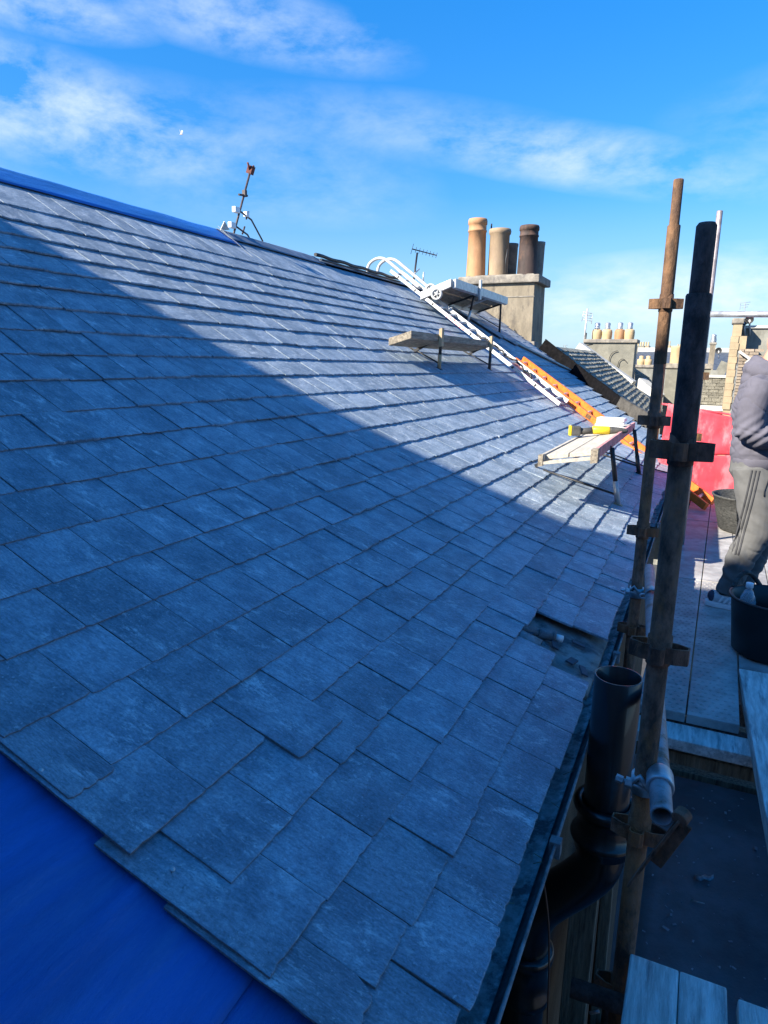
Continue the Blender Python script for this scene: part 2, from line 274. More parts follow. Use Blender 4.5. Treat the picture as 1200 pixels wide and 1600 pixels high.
class MB:
    def __init__(s): s.v = []; s.f = []; s.sm = []
    def add(s, vs, fs, smooth=False):
        k = len(s.v); s.v += [tuple(v) for v in vs]; s.f += [tuple(i + k for i in f) for f in fs]; s.sm += [smooth] * len(fs); return s
    def box(s, x0, x1, y0, y1, z0, z1, mw=None):
        vs = [Vector((x, y, z)) for x in (x0, x1) for y in (y0, y1) for z in (z0, z1)]
        if mw is not None: vs = [mw @ v for v in vs]
        return s.add(vs, [(0, 1, 3, 2), (4, 6, 7, 5), (0, 4, 5, 1), (2, 3, 7, 6), (0, 2, 6, 4), (1, 5, 7, 3)])
    def beam(s, a, b, w, h, up=(0, 0, 1)):
        a, b = Vector(a), Vector(b); d = (b - a); L = d.length; d.normalize()
        sd = d.cross(Vector(up)).normalized(); u = sd.cross(d)
        mw = Matrix(((sd.x, d.x, u.x, a.x), (sd.y, d.y, u.y, a.y), (sd.z, d.z, u.z, a.z), (0, 0, 0, 1)))
        return s.box(-w / 2, w / 2, 0, L, -h / 2, h / 2, mw)
    def tube(s, pts, r, n=12, cap=True, inner=None, smooth=True):
        pts = [Vector(p) for p in pts]; rs = r if isinstance(r, (list, tuple)) else [r] * len(pts)
        vs = []; fs = []; up = None
        for i, p in enumerate(pts):
            t = (pts[min(i + 1, len(pts) - 1)] - pts[max(i - 1, 0)]).normalized()
            if up is None:
                up = Vector((0, 0, 1)) if abs(t.z) < .9 else Vector((1, 0, 0))
            sd = t.cross(up).normalized(); up = sd.cross(t).normalized()
            for k in range(n):
                a = 2 * math.pi * k / n; vs.append(p + (sd * math.cos(a) + up * math.sin(a)) * rs[i])
        for i in range(len(pts) - 1):
            for k in range(n):
                fs.append((i * n + k, i * n + (k + 1) % n, (i + 1) * n + (k + 1) % n, (i + 1) * n + k))
        s.add(vs, fs, smooth)
        if cap:
            m = len(pts) - 1
            s.add(vs[:n], [tuple(range(n))]); s.add(vs[m * n:], [tuple(range(n))])
        return s
    def lathe(s, c, prof, n=24, smooth=True, ax=None):
        c = Vector(c); vs = []; fs = []
        for (r, z) in prof:
            for k in range(n):
                a = 2 * math.pi * k / n; v = Vector((r * math.cos(a), r * math.sin(a), z))
                if ax is not None: v = ax @ v
                vs.append(c + v)
        for i in range(len(prof) - 1):
            for k in range(n): fs.append((i * n + k, i * n + (k + 1) % n, (i + 1) * n + (k + 1) % n, (i + 1) * n + k))
        return s.add(vs, fs, smooth)
    def mesh(s, name, clean=True):
        me = bpy.data.meshes.new(name); me.from_pydata(s.v, [], s.f); me.update()
        me.polygons.foreach_set('use_smooth', s.sm)
        if clean:
            bm = bmesh.new(); bm.from_mesh(me); bmesh.ops.remove_doubles(bm, verts=bm.verts, dist=1e-5); bmesh.ops.recalc_face_normals(bm, faces=bm.faces); bm.to_mesh(me); bm.free()
        return me
    def build(s, name, m, parent=None, clean=True, bevel=0):
        me = s.mesh(name, clean)
        if bevel:
            bm = bmesh.new(); bm.from_mesh(me)
            bmesh.ops.bevel(bm, geom=[e for e in bm.edges if len(e.link_faces) == 2 and e.calc_face_angle(0) > .5], offset=bevel, segments=2, affect='EDGES', profile=.6)
            bm.to_mesh(me); bm.free()
        return link(name, me, m, parent)
def thick_sheet(name, grid, m, parent, th=.004, nrm=None):
    # grid: rows of points -> closed thin sheet
    nr, nc = len(grid), len(grid[0]); vs = [Vector(p) for row in grid for p in row]; fs = []
    for i in range(nr - 1):
        for j in range(nc - 1): fs.append((i * nc + j, i * nc + j + 1, (i + 1) * nc + j + 1, (i + 1) * nc + j))
    off = Vector(nrm) * th if nrm else Vector((0, 0, -th)); k = len(vs)
    vs2 = vs + [v + off for v in vs]; fs2 = fs + [tuple(reversed([i + k for i in f])) for f in fs]
    ring = [j for j in range(nc)] + [i * nc + nc - 1 for i in range(1, nr)] + [(nr - 1) * nc + j for j in range(nc - 2, -1, -1)] + [i * nc for i in range(nr - 2, 0, -1)]
    for a in range(len(ring)):
        p, q = ring[a], ring[(a + 1) % len(ring)]; fs2.append((p, q, q + k, p + k))
    mb = MB(); mb.add(vs2, fs2, True); o = mb.build(name, m, parent)
    return o

# ------------------------------------------------------------------ roof profile (bell-cast: flatter at the eave)
EX, EZ = -.279, -1.1486
DS = .01
PROF = [(EX, EZ, R(17))]
for i in range(1, 700):
    s_ = i * DS; ph = R(17 + 16.5 * min(s_ / 3.36, 1)); x, z, _ = PROF[-1]; PROF.append((x - math.cos(ph) * DS, z + math.sin(ph) * DS, ph))
def prof(s):
    if s < 0:
        ph = R(17); return EX - math.cos(ph) * s, EZ + math.sin(ph) * s, ph
    i = min(int(s / DS), len(PROF) - 2); t = s / DS - i; a, b = PROF[i], PROF[i + 1]
    return a[0] + (b[0] - a[0]) * t, a[1] + (b[1] - a[1]) * t, a[2] + (b[2] - a[2]) * t
HOFF = -.008
def rp(s, Y, h=0.0):                             # point on the roof: distance up the slope, along the ridge, height off the boarding
    x, z, ph = prof(s); h += HOFF; return Vector((x + math.sin(ph) * h, Y, z + math.cos(ph) * h))
S_RIDGE = 5.36
RX, RZ, _ = prof(S_RIDGE)
PARP = [(5.6, 15.5), (3.54, 15.3), (2.84, 15.1), (1.81, 14.08), (1.25, 13.17), (.85, 12.51), (.56, 11.9), (-.1, 10.9)]
def yend(s):
    for (s1, y1), (s0, y0) in zip(PARP, PARP[1:]):
        if s0 <= s <= s1: return y0 + (y1 - y0) * (s - s0) / (s1 - s0)
    return PARP[0][1] if s > PARP[0][0] else PARP[-1][1]

# ================================================================== SETTING: ground, own building, the taller gable behind that shades us
gr = MB().box(-600, 600, -400, 1500, -14.5, -14).build('ground', M['asphalt']); tag(gr, kind='structure')

tene = empty('tenement', (-4.5, 8, -14), 'stone tenement wall dropping away below the gutter of the slated roof', 'building')
MB().box(-9.2, -.47, .4, 11.2, -14, -1.32).build('wall', M['wall'], tene)
MB().box(-9.2, -2.6, 11.2, 15.3, -14, -1.0).build('wall', M['wall'], tene)
MB().box(-.468, -.44, .4, 10.8, -1.5, -1.2).build('fascia', M['oldwood'], tene)

shade = empty('taller_gable', (-7, -4, -14), 'taller sandstone tenement gable behind the viewer, out of the picture', 'building')
poly = [(-13, -14), (-13, 6.83), (-8.16, 5.22), (-5.6, 4.40), (-5.6, 4.50), (-4.0, 4.46), (-4.0, 4.3), (-2.6, 3.75), (-1.9, 1.7), (6, 1.7), (6, -14)]  # low right wing added to block the sky glow near the horizon
mb = MB(); n_ = len(poly); vs_ = [(x, -2, z) for x, z in poly] + [(x, -4.6, z) for x, z in poly]
mb.add(vs_, [tuple(range(n_)), tuple(reversed(range(n_, 2 * n_)))] + [(i, (i + 1) % n_, (i + 1) % n_ + n_, i + n_) for i in range(n_)]); mb.build('wall', M['bwall'], shade)

# ================================================================== THE SLATED ROOF
roof = empty('slated_roof', (EX, 1, EZ), 'long blue grey slated roof with blue membrane showing at its near edge and ridge', 'roof')
# boarding (structural body under everything)
g = []
for i in range(41):
    s_ = .02 + (S_RIDGE - .02) * i / 40; ye_ = yend(s_) + .12; g.append([rp(s_, -.6 + (ye_ + .6) * j / 6, -.03) for j in range(7)])
for dx in (.8, 1.6, 3.2): g.append([Vector((RX - dx, -.6 + 16.2 * j / 6, RZ - .655 * dx)) for j in range(7)])
thick_sheet('boarding', g, M['oldwood'], roof, .10)
# membrane sheets, lapped
def mem_sheet(s0, s1, y0, y1, h, skew=0.0, nr=90, nc=24, wav=.003, sd=0):
    g = []
    for i in range(nr + 1):
        row = []
        for j in range(nc + 1):
            t = i / nr; u = j / nc; Y = y0 + (y1 - y0) * u; s = s0 + (s1 - s0) * t + skew * (1 - u) * (1 - t)
            fo = sum(a_ * math.exp(-((s - c_ - .03 * noise.noise((Y * 1.5, c_, 1))) / w_) ** 2) for c_, w_, a_ in ((.50, .010, .005), (.62, .012, .008), (.78, .02, .006), (1.02, .014, .008), (1.3, .02, .008), (1.62, .014, .008)))
            row.append(rp(s, Y, h + fo + wav * noise.noise((s * 2.2 + sd, Y * 4.5, sd))))
        g.append(row)
    _, _, ph = prof(s0); return thick_sheet('membrane', g, M['membrane'], roof, .002, (-math.sin(ph), 0, -math.cos(ph)))
mem_sheet(.07, .62, -.55, 1.6, -.012, sd=1)
mem_sheet(.36, 2.1, -.55, 1.6, -.006, skew=-.05, sd=2)
mem_sheet(1.95, 3.6, -.55, 1.6, -.003, sd=3)
mem_sheet(3.5, 5.2, -.55, 1.6, -.001, sd=4)
mb = MB()
for (s, Y) in ((.50, .47), (.43, .33), (1.2, .40), (.33, .62), (.95, .6), (1.6, .45)):
    p = rp(s, Y, .001); _, _, ph = prof(s); mb.lathe(p, [(.0001, .004), (.004, .0035), (.005, .001), (.005, -.006)], 10, ax=Matrix.Rotation(ph * -1, 3, 'Y').inverted())
mb.build('membrane_nails', M['galv'], roof)

TAILS = [0.0, .148, .311, .479, .661, .843, 1.042, 1.249, 1.45, 1.663, 1.896, 2.136, 2.358, 2.607, 2.828, 3.049, 3.284, 3.511, 3.716, 3.934, 4.138, 4.368, 4.6]
JOINTS = {0: [.80, .966, 1.173, 1.365, 1.568, 1.798, 2.013, 2.231, 2.395, 2.83], 1: [.78, .895, 1.051, 1.271, 1.474, 1.683, 1.894, 2.086, 2.298, 2.50, 2.80], 2: [.790, .985, 1.189, 1.415, 1.62, 1.831, 2.037, 2.259, 2.442, 2.60],
          3: [.887, 1.109, 1.33, 1.558, 1.765, 1.977, 2.205, 2.409, 2.636], 4: [.805, 1.028, 1.26, 1.473, 1.708, 1.931, 2.152, 2.385, 2.603], 5: [.812, .931, 1.16, 1.381, 1.637, 1.868]}
HB, HH = .0195, .0015
VARF = []
rs = random.Random(11)
def slate_geo(rg, w, L, th, nt=7, ns=4, rough=1.0, chip=0):
    # outline in (x along ridge, y up-slope), origin at lower left tail corner
    e = .0021 * rough; pts = []
    for i in range(nt + 1):
        x = w * i / nt; y = rg.uniform(-e, e) * 1.1
        if i in (0, nt) and rg.random() < .3: y += rg.uniform(.003, .010)
        elif rg.random() < .14: y += rg.uniform(.002, .0045)
        pts.append([x, y])
    if chip == 1:
        pts[-1][1] = .055; pts[-2][1] = .010
    if chip == 2:
        pts[0][1] = .012; pts[0][0] = .004; pts[-1][0] -= .016; pts[-1][1] += .004
    for i in range(1, ns + 1): pts.append([w + rg.uniform(-e, e) * .8, L * .55 * i / ns])
    pts.append([w, L]); pts.append([0, L])
    for i in range(ns, 0, -1): pts.append([rg.uniform(-e, e) * .8, L * .55 * i / ns])
    n = len(pts); be = .0022
    c = Vector((w / 2, L * .4))
    top = []; 
    for x, y in pts:
        top.append((x, y, th - .0012))
    ins = []
    for x, y in pts:
        ix = min(max(x, be + .001), w - be - .001) if True else x
        iy = y + be + rg.uniform(0, .0015) if y < L * .2 and (abs(x - ix) < 1e-6 or True) and y < .08 else y
        ins.append((ix, min(iy, L), th))
    bot = [(x, y, 0) for x, y in pts]
    vs = ins + top + bot
    fs = [tuple(range(n))]
    for i in range(n):
        j = (i + 1) % n
        fs.append((i, i + n, j + n, j)); fs.append((i + n, i + 2 * n, j + 2 * n, j + n))
    return vs, fs
VARS = []
for k in range(26):
    th = rs.uniform(.0050, .0072); vs_, fs_ = slate_geo(rs, .215, .5, th, 13, 6, .42)
    me = bpy.data.meshes.new('slate'); me.from_pydata(vs_, [], fs_); me.update(); me.materials.append(M['slate']); VARS.append(me)
def edge_mats(me, k=1):
    me.materials.append(M['slate_edge'])
    for i, p in enumerate(me.polygons):
        if i and (i % 2 == 0): p.material_index = 1
for me in VARS: edge_mats(me)
def special(w, chip):
    vs_, fs_ = slate_geo(rs, w, .5, .006, 9, 5, 1.5, chip); me = bpy.data.meshes.new('slate'); me.from_pydata(vs_, [], fs_); me.update(); me.materials.append(M['slate']); edge_mats(me); return me
for k in range(22):
    th = rs.uniform(.0090, .0118); vs_, fs_ = slate_geo(rs, .215, .5, th, 9, 3, 2.0)
    me = bpy.data.meshes.new('slate'); me.from_pydata(vs_, [], fs_); me.update(); me.materials.append(M['slate']); VARF.append(me)
slates = []          # (matrix, mesh, size measure)
def put_slate(s0, L, Y0, w, me, hb=HB, roll=0, yaw=0, lift=0, sub=0):
    s1 = s0 + L; a = rp(s0, Y0, hb + lift); b = rp(s1, Y0, HH)
    u = (b - a).normalized(); xv = Vector((0, 1, 0)); n = xv.cross(u) * -1
    if n.z < 0: n = -n
    Rm = Matrix(((xv.x, u.x, n.x), (xv.y, u.y, n.y), (xv.z, u.z, n.z)))
    Rm = Rm @ Matrix.Rotation(yaw, 3, 'Z') @ Matrix.Rotation(roll, 3, 'Y')
    mw = Matrix.Translation(a) @ Rm.to_4x4() @ Matrix.Diagonal((w / .215, L / .5, 1, 1))
    slates.append((mw, me, w * L / ((a.length) ** 3)))
for ci, s0 in enumerate(TAILS):
    nxt = TAILS[ci + 1] if ci + 1 < len(TAILS) else 5.05
    nx2 = TAILS[ci + 2] if ci + 2 < len(TAILS) else 5.15
    L = min(nx2 + .07, 5.16) - s0
    ye = yend(s0) - .03
    js = list(JOINTS.get(ci, [])) or [.765 + .055 * s0 + (0 if ci % 2 == 0 else .012)]
    if ci % 2 == 1 and ci > 5: js.append(js[0] + rs.uniform(.10, .13))
    while js[-1] < ye:
        js.append(js[-1] + rs.choice((.185, .2, .21, .22, .23, .245)) + rs.uniform(-.008, .008))
    for a, b in zip(js, js[1:]):
        b = min(b, ye)
        if b - a < .06: continue
        if ci == 0 and abs(a - 2.395) < .001: continue          # the hole left for the vent pipe
        if ci == 1 and abs(a - 2.5) < .001: continue
        if s0 > 3.35 and b > 15.25: continue
        w = b - a - .0035; dist_ = rp(s0, a).length; far_ = min(max((dist_ - 2.4) / 2.0, 0), 1); me = rs.choice(VARF if rs.random() < far_ * 1.3 - .15 else VARS); hb_ = HB + .0160 * far_
        jit = rs.uniform(-.004, .004) if ci else rs.uniform(-.014, .008); lift = rs.choice((0, 0, 0, .001, .002)); roll = rs.uniform(-.006, .006); yaw = rs.uniform(-.006, .006)
        if rs.random() < .05: jit -= rs.uniform(.006, .014); lift += .003; roll *= 2
        sz = s0 + jit
        if ci == 4 and abs(a - 1.26) < .01: sz = s0 - .10; lift = .008; roll = .01; yaw = -.01     # the slipped slate
        if ci == 2 and abs(a - .79) < .01: lift = .003
        if ci == 1 and abs(a - .78) < .02: me = special(.215, 1); lift = .004
        if ci == 3 and abs(a - .887) < .01: lift = .003
        put_slate(sz, L if ci < 21 else 5.17 - s0, a, w, me, hb=hb_, lift=lift, roll=roll, yaw=yaw)
# undereave course: short slates under the first
yy = .80
while yy < 10.6:
    w = rs.uniform(.19, .24)
    if yy > 10: break
    if not (yy + w > 2.38 and yy < 2.84): put_slate(.012, .30, yy, w - .004, rs.choice(VARS), hb=.0085)
    yy += w
# full first slates under the stepped verge (seen where odd courses stop short)
slates.sort(key=lambda t: -t[2])
for mw, me, _ in slates[:290]:
    link('slate', me, None, roof, mw=mw)
mb = MB()
for mw, me, _ in slates[290:]:
    mb.add([mw @ v.co for v in me.vertices], [tuple(p.vertices) for p in me.polygons])
far = link('far_slates', mb.mesh('far_slates', clean=False), M['slate'], roof); far['kind'] = 'stuff'
# offcut of slate and nails lying on the first slates
mb = MB(); p0 = rp(.135, .70, .031)
mb.add([p0 + Vector(v) for v in ((0, 0, 0), (-.055, .02, .02), (-.02, .085, .012), (.03, .035, -.003), (0, 0, -.005), (-.055, .02, .015), (-.02, .085, .007), (.03, .035, -.008))],
       [(0, 1, 2, 3), (7, 6, 5, 4), (0, 4, 5, 1), (1, 5, 6, 2), (2, 6, 7, 3), (3, 7, 4, 0)])
tag(mb.build('slate_offcut', M['slate']), 'small broken slate offcut lying at the bottom edge of the nearest slates', 'slate offcut')
mb = MB()
for s, Y in ((.58, .835), (.93, .82), (.19, .745), (1.35, .83)):
    p = rp(s, Y, .021); _, _, ph = prof(s); mb.lathe(p, [(.0001, .006), (.005, .0055), (.0055, .0035), (.002, .003), (.002, -.006)], 10, ax=Matrix.Rotation(-ph, 3, 'Y').inverted())
mb.build('slate_nails', M['galv'], roof)

# ridge coverings
def ridge_piece(name, y0, y1, hgt, drop, m, lip=.012, wav=.006, sd=0):
    g = []; NC = max(4, int((y1 - y0) * 8))
    for k, t in enumerate((0, .2, .45, .7, .9, 1, 1.25, 2)):
        row = []
        for j in range(NC + 1):
            Y = y0 + (y1 - y0) * j / NC; w = wav * noise.noise((Y * 2.5, t * 3, sd))
            if t <= 1:
                s = S_RIDGE - drop * (1 - t) + w; p = rp(s, Y, .035 + (hgt - .035) * t ** 2 + w)
            else: p = Vector((RX - (t - 1) * .5, Y, RZ + hgt - (t - 1) * .35 + w))
            row.append(p)
        g.append(row)
    return thick_sheet(name, g, m, roof, lip, (-.5, 0, -.85))
ridge_piece('membrane', -.55, 6.28, .02, .34, M['membrane'], .003, .005, 5)
ridge_piece('ridge_sheet', 6.22, 8.25, .03, .22, M['ridge'], .004, .004, 7)
ridge_piece('ridge_sheet', 8.2, 15.3, .02, .16, M['ridge'], .004, .004, 9)
mb = MB()
mb.tube([rp(5.30, 8.15 + i * .1, .075 + .006 * math.sin(i)) for i in range(28)], .024, 8)
mb.tube([rp(5.22, 8.2 + i * .1, .06) for i in range(27)], .014, 6)
mb.build('rolled_lead', M['dark'], roof)
# small upright slate corner / flashing tip near aerial
mb = MB(); p = rp(5.33, 6.25, .03); mb.add([p, p + Vector((.02, .05, .10)), p + Vector((.0, .16, .03)), p + Vector((-.01, 0, 0)), p + Vector((.01, .05, .10)), p + Vector((-.01, .16, .03))], [(0, 1, 2), (5, 4, 3), (0, 3, 4, 1), (1, 4, 5, 2), (2, 5, 3, 0)])
mb.build('flashing_tip', M['white'], roof)
# lead sheet area in front of the chimney
g = []
for i in range(24):
    s = 2.95 + (5.25 - 2.95) * i / 23; g.append([rp(s, y0_ + 0, .043 + .006 * noise.noise((s * 3, y0_ * 2, 3))) for y0_ in [12.0 + 3.1 * j / 10 for j in range(11)]])
thick_sheet('lead_sheet', g, M['lead'], roof, .004)
# flashing strips by the chimney base
for (a, b, w) in (((3.6, 13.2), (2.65, 14.9), .10), ((4.6, 11.9), (3.5, 13.1), .14), ((4.3, 12.2), (3.7, 12.6), .22)):
    MB().beam(rp(a[0], a[1], .07), rp(b[0], b[1], .06), w, .03).build('flashing', M['white'] if w < .12 else M['lead'], roof, bevel=.006)
# chalk / cable line down the roof
pts = [rp(5.38, 6.25, .05)]
path = [(5.2, 6.24), (4.0, 6.02), (2.66, 5.87), (1.6, 5.2), (.66, 4.68), (.05, 4.37), (-.05, 4.33)]
for (s0, y0), (s1, y1) in zip(path, path[1:]):
    for i in range(8):
        t = i / 8; pts.append(rp(s0 + (s1 - s0) * t, y0 + (y1 - y0) * t, .036 + .003 * math.sin(i * 2.1)))
tag(MB().tube(pts, .0022, 6).build('cable', M['wire']), 'thin cable running from the ridge down across the slates to the gutter', 'cable')

# the hole: mortar bed, rolled lead, vent pipe
hole = []
g = []
for i in range(9):
    s = -.01 + .36 * i / 8; g.append([rp(s, 2.36 + .62 * j / 12, -.012 + .010 * noise.noise((s * 22, j * .9, 2))) for j in range(13)])
thick_sheet('mortar_bed', g, M['mortar'], roof, .02)
pipe = empty('vent_pipe', rp(.2, 2.7), 'short dark plastic vent pipe with a white end lying in the gap in the slates', 'pipe')
MB().tube([rp(.40, 2.58, .0), rp(.24, 2.635, .012)], .017, 14).tube([rp(.25, 2.63, .011), rp(.185, 2.65, .018)], .021, 14).tube([rp(.195, 2.648, .017), rp(.187, 2.65, .018)], .024, 14).build('tube', M['gutter'], pipe)
MB().tube([rp(.185, 2.65, .018), rp(.155, 2.66, .02)], .014, 12).build('cap', M['capw'], pipe)
mb = MB(); g = []
for i in range(9):
    a = math.pi * (i / 8) * 1.15; g.append([rp(.345 - .125 * t, 2.535 + .045 * math.cos(a) + .0 * t, -.004 + .03 * math.sin(a)) for t in (0, .5, 1)])
thick_sheet('lead_roll', g, M['gutter'], roof, .004, (0, 0, -1))

mb = MB(); rg = random.Random(31)
for k in range(5):
    c = rp(rg.uniform(.03, .30), rg.uniform(2.47, 2.80), .004); w_, l_ = rg.uniform(.008, .022), rg.uniform(.012, .035); a_ = rg.uniform(0, 3)
    mb.box(-w_, w_, -l_, l_, -.003, .004, Matrix.Translation(c) @ Matrix.Rotation(R(-18 + rg.uniform(-12, 12)), 4, 'Y').inverted() @ Matrix.Rotation(a_, 4, 'Z'))
ch_ = mb.build('slate_chips', M['blueslate'], roof, clean=False); ch_['kind'] = 'stuff'
# gutter of the slated roof: open channel with iron lip and brackets
mb = MB(); prof_g = []
for i in range(13):
    a = math.pi * i / 12; prof_g.append((-.290 - .058 * math.cos(a), -1.205 - .062 * math.sin(a)))
prof_g += [(-.228, -1.195), (-.222, -1.20)] + [(-.290 + .065 * math.cos(math.pi * i / 12), -1.212 - .068 * math.sin(math.pi * i / 12)) for i in range(13)] + [(-.356, -1.2)]
n_ = len(prof_g); vs_ = []; ys = [.35 + i * .35 for i in range(31)]
for y in ys: vs_ += [(x + .004 * noise.noise((y, 1, 1)), y, z + .003 * noise.noise((y, 2, 1))) for x, z in prof_g]
fs_ = [(k * n_ + i, k * n_ + (i + 1) % n_, (k + 1) * n_ + (i + 1) % n_, (k + 1) * n_ + i) for k in range(len(ys) - 1) for i in range(n_)]
mb.add(vs_, fs_, True); gut = mb.build('gutter', M['gutter'], roof)
g = [[(-.335 + .085 * i / 6, .4 + .3 * j, -1.232 + .008 * noise.noise((i * 2, j * 1.7, 1)) + .012 * abs(i / 3 - 1)) for j in range(34)] for i in range(7)]
thick_sheet('silt', g, M['silt'], gut, .004)
mb = MB()
for y in (1.55, 2.85, 4.2, 5.6): mb.box(-.240, -.212, y, y + .03, -1.235, -1.19)
mb.build('joint_clips', M['gutter'], gut)
# twigs and slivers in the gutter
mb = MB(); rg = random.Random(4)
for k in range(9):
    y = rg.uniform(.75, 3.2); a = rg.uniform(0, 6.28); l_ = rg.uniform(.015, .035); c = Vector((rg.uniform(-.29, -.25), y, -1.21)); d = Vector((math.cos(a) * l_, math.sin(a) * l_, rg.uniform(-.01, .03)))
    mb.tube([c - d * .5, c + d * .5], .0012, 4)
tw = mb.build('twigs', M['sand']); tag(tw, 'thin pale twigs and slivers lying in the gutter', 'debris', kind='stuff')
g = [[Vector((-.285 + .06 * i / 4, .84 + .10 * j / 4, -1.18 + .03 * math.sin(i * .9) * (j / 4) + .004 * i)) for j in range(5)] for i in range(5)]
o = thick_sheet('plastic_scrap', g, M['blackplastic'], None, .002); tag(o, 'crumpled dark plastic scrap lying in the near end of the gutter', 'scrap')

# ================================================================== black soil pipe
DF = .9
def pp(x, y): return hit(x, y, 1, 2.28 * DF)
sp = empty('soil_pipe', pp(822, 1700), 'thick black plastic soil pipe, open at the top and swan-necked under the gutter', 'pipe')
top = pp(968, 1056); top.x = -.150; r0 = .158 * DF / 2
mb = MB(); ro, ri = r0, r0 - .005
zt = top.z; zb = pp(938, 1300).z
mb.lathe((top.x, top.y, 0), [(ro, zb), (ro, zt - .001), (ro - .001, zt), (ri + .001, zt), (ri, zt - .001), (ri, zb)], 40).build('pipe', M['blackplastic'], sp)
mb = MB(); c_ = (top.x, top.y, 0); zc = pp(940, 1252).z
prf = [(ri, zc - .16), (ro + .018, zc - .16), (ro + .018, zc - .135), (ro + .030, zc - .128), (ro + .033, zc - .118), (ro + .030, zc - .108), (ro + .016, zc - .10), (ro + .014, zc - .03), (ro + .026, zc - .022), (ro + .031, zc - .006), (ro + .026, zc + .008), (ro + .006, zc + .012), (ro + .001, zc + .004)]
mb.lathe(c_, prf, 40).build('socket', M['blackplastic'], sp)
pth = [Vector((top.x, top.y, zc - .13)), Vector((top.x, top.y, zc - .20)), Vector((top.x - .012, top.y, zc - .25))]
pth += [Vector((top.x - .06, top.y, zc - .32)), Vector((top.x - .13, top.y, zc - .40)), Vector((top.x - .185, top.y, zc - .47)), Vector((top.x - .212, top.y, zc - .54)), Vector((top.x - .218, top.y, zc - .62)), Vector((top.x - .218, top.y, zc - 4))]
def smooth_path(p, k=3):
    for _ in range(k):
        q = [p[0]]
        for a, b in zip(p, p[1:]): q += [a.lerp(b, .25), a.lerp(b, .75)]
        q.append(p[-1]); p = q
    return p
MB().tube(smooth_path(pth, 3), ro + .004, 32).build('swan_neck', M['blackplastic'], sp)
xl = top.x - .218; zl = zc - .66
MB().lathe((xl, top.y, 0), [(ro, zl + .02), (ro + .02, zl + .02), (ro + .026, zl + .01), (ro + .026, zl - .015), (ro + .014, zl - .025), (ro + .014, zl - .15), (ro + .022, zl - .16), (ro + .022, zl - .19), (ro, zl - .20)], 40).build('socket', M['blackplastic'], sp)

# hanging brown wire, timber uprights below gutter
pts = [hit(x, y, 1, 1.86) for x, y in ((848, 1372), (853, 1400), (858, 1450), (858, 1520), (855, 1600), (853, 1700))]
tag(MB().tube(smooth_path(pts, 2), .0032, 6).build('wire', M['copper']), 'thin brown wire hanging in front of the black swan-neck pipe', 'wire')
def upright(px0, py0, px1, py1, Y, w, d, mt, lab):
    a = hit(px0, py0, 1, Y); b = hit(px1, py1, 1, Y); b = a + (b - a) * 1.5
    o = MB().beam(a, b, w, d, up=(0, 1, 0)).build('timber_upright', mt, bevel=.006); tag(o, lab, 'timber'); return o
upright(925, 1290, 893, 1600, 2.75, .115, .05, M['oldwood'], 'broad weathered timber board standing below the black pipe bend')
upright(958, 1290, 930, 1600, 2.9, .05, .06, M['oldwood'], 'narrow dark timber upright between the broad board and the rusty pole')

# ================================================================== scaffolding
def v_press(s, c, ang, r, Lx, h=.055, flip=1):
    # one pressed steel V: two flanges sticking out of the tube wall
    pass
def standard(name, X, Y, secs, presses, zbot, label, base_m, group, spigot=None, topm=None, size=1.0):
    t = empty(name, (X, Y, zbot), label, 'scaffold pole', group)
    r = .02415 * size
    mb = MB()
    for (z0, z1) in secs: mb.lathe((X, Y, 0), [(r * .8, z0), (r, z0), (r, z1), (r * .85, z1), (r * .85, z0 + .002)], 22)
    mb.build('tube', base_m, t)
    if spigot:
        z0, z1 = spigot
        MB().lathe((X, Y, 0), [(r * .80, z0 - .05), (r * .80, z1 - .004), (r * .74, z1), (r * .62, z1), (r * .62, z0)], 20).build('spigot', topm or base_m, t)
    for k, (z, a) in enumerate(presses):
        mb = MB()
        for q in range(4):
            rot = Matrix.Rotation(R(a + 90 * q), 3, 'Z'); C = Vector((X, Y, z))
            # plan outline of a V pressing welded on: sides leave the tube and meet in a blunt nose
            w0, w1, L = (.021 if q % 2 == 0 else .017) * size, .010 * size, (.076 if q % 2 == 0 else .034) * size; hh = .0315 * size; tk = .0035
            outl = [(r * .75, -w0), (r + .012, -w0), (r + L * .55, -w1), (r + L * .55, w1), (r + .012, w0), (r * .75, w0)]
            inn = [(r * .75, -w0 + tk), (r + .012, -w0 + tk), (r + L * .55 - tk, -w1 + tk), (r + L * .55 - tk, w1 - tk), (r + .012, w0 - tk), (r * .75, w0 - tk)]
            vs = []
            for zz in (-hh / 1, hh / 1):
                for x, y in outl + inn: vs.append(C + rot @ Vector((x, y, zz * .62)))
            fs = []
            for lv in (0, 12):
                for i in range(5): fs.append((lv + i, lv + i + 1, lv + 6 + i + 1, lv + 6 + i))
            for i in range(5):
                fs.append((i, i + 1, 12 + i + 1, 12 + i)); fs.append((6 + i, 6 + i + 1, 18 + i + 1, 18 + i))
            mb.add(vs, fs)
        # torn looking weld collar with a dipped rim
        nn = 22; vs = []; 
        for kk in range(nn):
            an = 2 * math.pi * kk / nn; dip = .010 * math.cos(2 * an + R(2 * a)) + .003 * math.sin(5 * an)
            for rr, zz in ((r + .0005, .030 + dip), (r + .0035, .028 + dip), (r + .0035, -.030), (r + .0005, -.033)): vs.append((X + rr * math.cos(an), Y + rr * math.sin(an), z + zz * size))
        fs = [(kk * 4 + i, ((kk + 1) % nn) * 4 + i, ((kk + 1) % nn) * 4 + i + 1, kk * 4 + i + 1) for kk in range(nn) for i in range(3)]
        mb.add(vs, fs, True)
        mb.build('v_pressing', base_m if z < .2 or topm is None else topm, t)
    return t
GP = 'rusty scaffold standards beside the gutter'
NP = hit(1104, 350, 1, 1.62); nx = -.035
